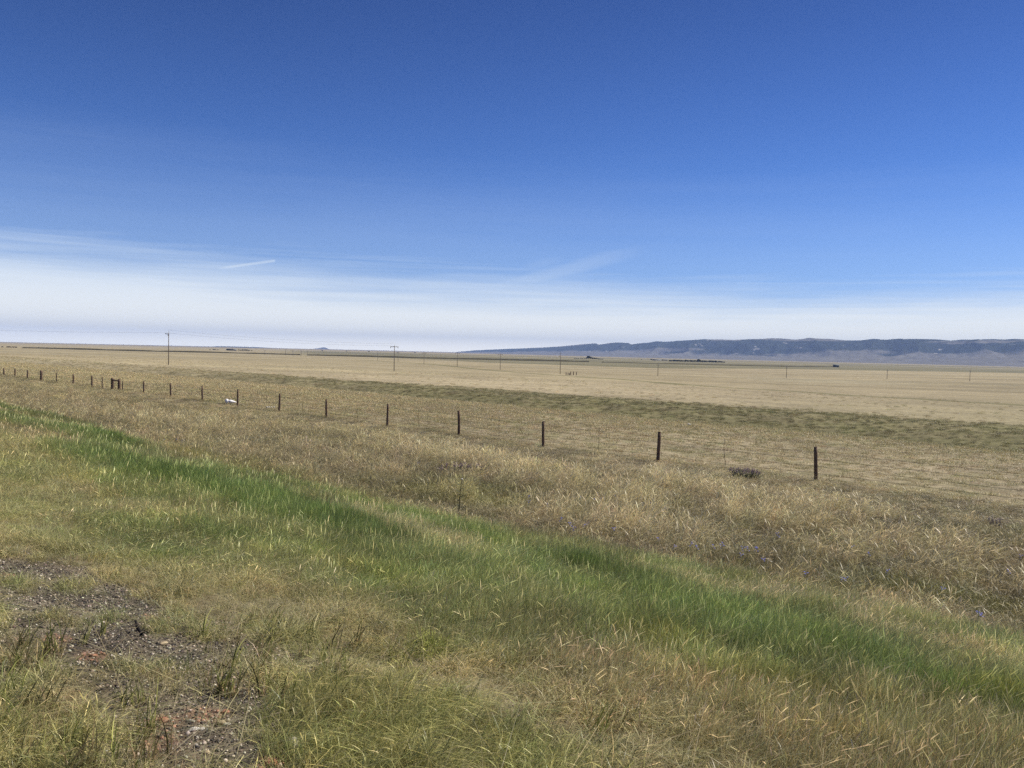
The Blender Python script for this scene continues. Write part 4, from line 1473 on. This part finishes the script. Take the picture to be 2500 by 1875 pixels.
for j, (px, w_) in enumerate(((652, .16), (657, .13), (663, .12), (669, .16))):
    lump('white_rock', M_rub, fence_behind(px, 28.1 + .15 * j), (w_, .12, .11), 30 + j, 2, label=('leftmost small white rock in the row before a fence post', 'second small white rock from the left before a fence post', 'third white rock, smallest of the row', 'white rock touching the foot of a fence post')[j], cat='rock', group='white rocks at the fence foot', sink=-.7)
x, y, g = at(1681, 1039)
lump('white_rock', M_rub, (x, y, g + .05), (.22, .14, .13), 40, 2, label='larger of two bright white bits lying in the dark swale', cat='rock', group='white bits in the swale')
x, y, g = at(1685.5, 1040)
lump('white_rock', M_rub, (x, y, g + .05), (.10, .10, .13), 41, 2, label='smaller of two bright white bits lying in the dark swale', cat='rock', group='white bits in the swale')
ST = [(712, 1828, .075, .055, M_palestone, 'biggest pale stone among gravel at the bottom left'), (541, 1768, .05, .02, M_buff, 'flat buff stone below the orange stone cluster'), (553, 1771, .035, .018, M_palestone, 'small cream chip right of the flat buff stone'),
      (474, 1784, .05, .02, M_palestone, 'flat cream stone left of the dry brown tuft'), (493, 1782, .03, .016, M_palestone, 'tiny cream pebble right of the flat cream stone'),
      (398, 1762, .055, .026, M_red, 'orange sandstone lump at left above the gravel sweep'), (551, 1742, .045, .024, M_red, 'orange sandstone lump next to the broad grass blades'),
      (660, 1868, .07, .035, M_red, 'orange sandstone cut by the bottom edge'), (228, 1603, .05, .02, M_red, 'dull orange stone at far left in the gravel'), (398, 1575, .05, .03, M_buff, 'pale squarish stone right of the charred stick'),
      (505, 1840, .03, .02, M_buff, 'small tan chip in the dark gravel')]
for j, (px, py, w_, h_, mt_, lb_) in enumerate(ST):
    lump('stone', mt_, at(px, py), (w_, w_ * .75, h_), 50 + j, 3, rng.random() * 3, .3, lb_, 'stone', 'loose stones on the shoulder', sink=.2)

x, y, g = at(338, 1552)
o = empty('charred_stick', (x, y, g), -.5)
tag(o, 'short black charred stick propped on the gravel', 'stick')
MB().tube([(-.07, .03, .075), (-.02, .01, .045), (.03, 0, .015), (.06, -.01, .002)], [.006, .009, .009, .006], 7, .3, 4).build('stem', M_burnt, o)
MB().tube([(.03, 0, .02), (.055, .0, .035), (.062, 0, .05)], [.005, .004, .002], 6, .3, 5).build('side_twig', M_burnt, o)

# bleached dead twigs at right
x, y, g = at(2433, 1292)
o = empty('dead_brush', (x, y, g), 0)
tag(o, 'bleached grey dead brush sprig among olive weeds at the right edge', 'dead brush')
rg = np.random.default_rng(5)
mb = MB()
for k in range(16):
    a = rg.random() * 6.28
    p0 = Vector((rg.normal() * .1, rg.normal() * .05, .0))
    p1 = p0 + Vector((math.cos(a) * .1, .03, .2 + .08 * rg.random()))
    p2 = p1 + Vector((.12 * (rg.random() - .2), .02, .06 + .05 * rg.normal()))
    mb.tube([p0, p1, p2], [.006, .009, .005], 5)
mb.build('twigs', M_twig, o)

# ------------------------------------------------------------------ forbs
M_flow = pmat('purple_petals', (.33, .22, .30), .8, col2=(.22, .13, .19), scale=20)
M_fol = pmat('dull_green_foliage', (.14, .15, .075), .8, col2=(.08, .09, .04), scale=10)
M_yg = pmat('yellow_green_leaf', (.30, .31, .07), .7, col2=(.20, .22, .04), scale=10)
M_blue = pmat('blue_petals', (.17, .19, .62), .7, col2=(.13, .15, .5), scale=20)
M_dk = pmat('dark_thistle', (.045, .05, .022), .8, scale=10)


def clump(name, label, px, py, wd, h, seed, stemmat, headmat, n=110, heads=True, cat='plant', leafw=.012):
    x, y, g = at(px, py)
    o = empty(name, (x, y, g), -math.atan2(x, y))
    tag(o, label, cat)
    rg = np.random.default_rng(seed)
    fo, hd_ = MB(), MB()
    for k in range(n):
        a = rg.random() * 6.28
        r = math.sqrt(rg.random())
        bx_, by_ = math.cos(a) * r * wd * .35, math.sin(a) * r * .18
        hh = h * (.6 + .4 * rg.random()) * (1 - .3 * r * r)
        tx_, ty_ = bx_ * 1.45 + rg.normal() * .03, by_ * 1.5 + rg.normal() * .03
        fo.tube([(bx_, by_, 0), ((bx_ + tx_) / 2, (by_ + ty_) / 2, hh * .55), (tx_, ty_, hh)], [leafw * .4, leafw * .35, leafw * .3], 3)
        for q_ in range(7):
            f_ = .15 + .7 * rg.random()
            px_, py_, pz_ = bx_ + (tx_ - bx_) * f_, by_ + (ty_ - by_) * f_, hh * f_
            an = rg.random() * 6.28
            l_ = leafw * (2 + 2 * rg.random())
            dx_, dy_, dz_ = math.cos(an) * l_, math.sin(an) * l_, l_ * (.3 + .6 * rg.random())
            fo.add([(px_, py_, pz_), (px_ + dx_ * .5 - dy_ * .25, py_ + dy_ * .5 + dx_ * .25, pz_ + dz_ * .6), (px_ + dx_, py_ + dy_, pz_ + dz_), (px_ + dx_ * .5 + dy_ * .25, py_ + dy_ * .5 - dx_ * .25, pz_ + dz_ * .4)], [(0, 1, 2, 3)])
        if heads and rg.random() < .7:
            for q_ in range(7):
                cz_ = hh + (q_ - 3) * .018
                rr_ = .016 * (1 - abs(q_ - 2) / 7)
                an = rg.random() * 6.28
                c_ = Vector((tx_ + math.cos(an) * rr_, ty_ + math.sin(an) * rr_, cz_))
                e = Vector(rg.standard_normal(3)).normalized() * .016
                f2 = e.cross(Vector(rg.standard_normal(3))).normalized() * .012
                hd_.add([c_ - e, c_ - f2, c_ + e, c_ + f2], [(0, 1, 2, 3)])
    fo.build('foliage', stemmat, o)
    if heads:
        hd_.build('flower_heads', headmat, o)
    return o


clump('flowering_plant', 'rounded clump of dusky purple flowers close to the fence at right', 1820, 1170, 1.15, .42, 1, M_fol, M_flow, 170)
clump('flowering_plant', 'wider pale purple flower clump amid straw grass near the middle', 1130, 1158, 1.5, .36, 2, M_fol, M_flow, 150)
clump('weed', 'bright yellow green weed on bare gravel below the green strip', 1045, 1604, .2, .2, 3, M_yg, M_yg, 60, False, leafw=.006)
# a tall dark spiky stalk
x, y, g = at(1119, 1272)
o = empty('thistle', (x, y, g), 0)
tag(o, 'tall thin dark thistle with a pale head at the upper edge of the green strip', 'thistle')
MB().tube([(0, 0, 0), (.01, 0, .3), (.03, 0, .62), (.05, 0, .78)], [.012, .009, .006, .005], 6).build('stem', M_dk, o)
mb = MB()
for z_, a, l_ in ((.08, 0, .2), (.1, math.pi, .16), (.2, .5, .10), (.28, 2.6, .09), (.38, 3.4, .08), (.46, .2, .09), (.55, 2.9, .10), (.6, .4, .07), (.68, 3.1, .08)):
    dx_, dy_ = math.cos(a), math.sin(a) * .5
    mb.add([(.02, 0, z_), (.02 + dx_ * l_ * .5, dy_ * l_ * .5 + .02, z_ + l_ * .3), (.02 + dx_ * l_, dy_ * l_, z_ + l_ * .6), (.02 + dx_ * l_ * .5, dy_ * l_ * .5 - .02, z_ + l_ * .15)], [(0, 1, 2, 3)])
mb.build('leaves', M_dk, o)
v, f = ico(1)
hm_ = mesh_from('flower_head', v * np.array([.024, .024, .02]) + np.array([.05, 0, .80]), f, M_rub)
hh_ = bpy.data.objects.new('flower_head', hm_)
COL.objects.link(hh_)
hh_.parent = o

# blue wildflowers
fm = MB()
for k in range(5):
    a = k * 2 * math.pi / 5
    ca, sa = math.cos(a), math.sin(a)
    fm.add([(0, 0, .30), (ca * .012 - sa * .009, sa * .012 + ca * .009, .306), (ca * .026, sa * .026, .312), (ca * .012 + sa * .009, sa * .012 - ca * .009, .306)], [(0, 1, 2, 3)])
for (ox, oy, oz) in ((.03, .02, .03), (-.03, .01, .04), (.0, -.03, -.03)):
    for k in range(5):
        a = k * 2 * math.pi / 5 + ox * 30
        ca, sa = math.cos(a), math.sin(a)
        fm.add([(ox, oy, .30 + oz), (ox + ca * .012 - sa * .009, oy + sa * .012 + ca * .009, .307 + oz), (ox + ca * .022, oy + sa * .022, .30 + oz), (ox + ca * .012 + sa * .009, oy + sa * .012 - ca * .009, .304 + oz)], [(0, 1, 2, 3)])
petal = fm.mesh('petals', M_blue)
sm = MB()
for (ox, oy, oz) in ((0, 0, 0), (.03, .02, .03), (-.03, .01, .04), (.0, -.03, -.03)):
    sm.tube([(0, 0, 0), (ox, oy, .30 + oz)], .002, 4)
stem_m = sm.mesh('stem', M_fol)
BL = [(1412, 1234), (1418, 1240), (1450, 1236), (1458, 1232), (1466, 1233), (1472, 1236), (1484, 1233), (1501, 1226), (1568, 1256), (1585, 1252), (1622, 1258), (1391, 1315), (1400, 1319), (1368, 1303), (1433, 1303), (1427, 1310), (1498, 1320),
      (1606, 1338), (1686, 1364), (1646, 1362), (1700, 1370), (1760, 1365), (1763, 1360), (1812, 1378), (1808, 1388), (1845, 1379), (1844, 1378), (1863, 1397), (1824, 1378), (1965, 1437), (2054, 1452), (2062, 1453), (2387, 1537), (2393, 1540),
      (2080, 1357), (1900, 1335), (1896, 1332), (2120, 1380), (2165, 1430), (2490, 1390), (1335, 1260), (1290, 1250), (1740, 1365), (1290, 1238), (400, 1088), (430, 1090), (445, 1096), (950, 1160), (1020, 1150), (1560, 1300), (2460, 1430), (2300, 1470)]
first = None
for k, (px, py) in enumerate(BL):
    x, y, g = at(px, py + 3)
    o = empty('wildflower', (x, y, g), rng.random() * 6, (.8, .8, .62 + .35 * rng.random()))
    for nm, me_ in (('stem', stem_m), ('petals', petal)):
        c_ = bpy.data.objects.new(nm, me_)
        COL.objects.link(c_)
        c_.parent = o
    tag(o, 'small blue wildflower on a thin stem among dry roadside grass', 'wildflower', 'blue wildflowers scattered in the dry grass')

# ------------------------------------------------------------------ air
HZ = 6.8e-5
hz = MB().box((0, 0, (-60 + 300) / 2), (34000, 34000, 360)).build('haze', None)
Mh = bpy.data.materials.new('haze_air')
Mh.use_nodes = True
t = Mh.node_tree
t.nodes.clear()
pv = nd(t, 'ShaderNodeVolumePrincipled')
pv.inputs['Color'].default_value = (.43, .60, 1.0, 1)
pv.inputs['Density'].default_value = HZ
pv.inputs['Anisotropy'].default_value = 0.0
ou = nd(t, 'ShaderNodeOutputMaterial')
t.links.new(pv.outputs[0], ou.inputs['Volume'])
hz.data.materials.append(Mh)
tag(hz, 'thin pale blue air between the camera and the far ridge', kind='stuff')
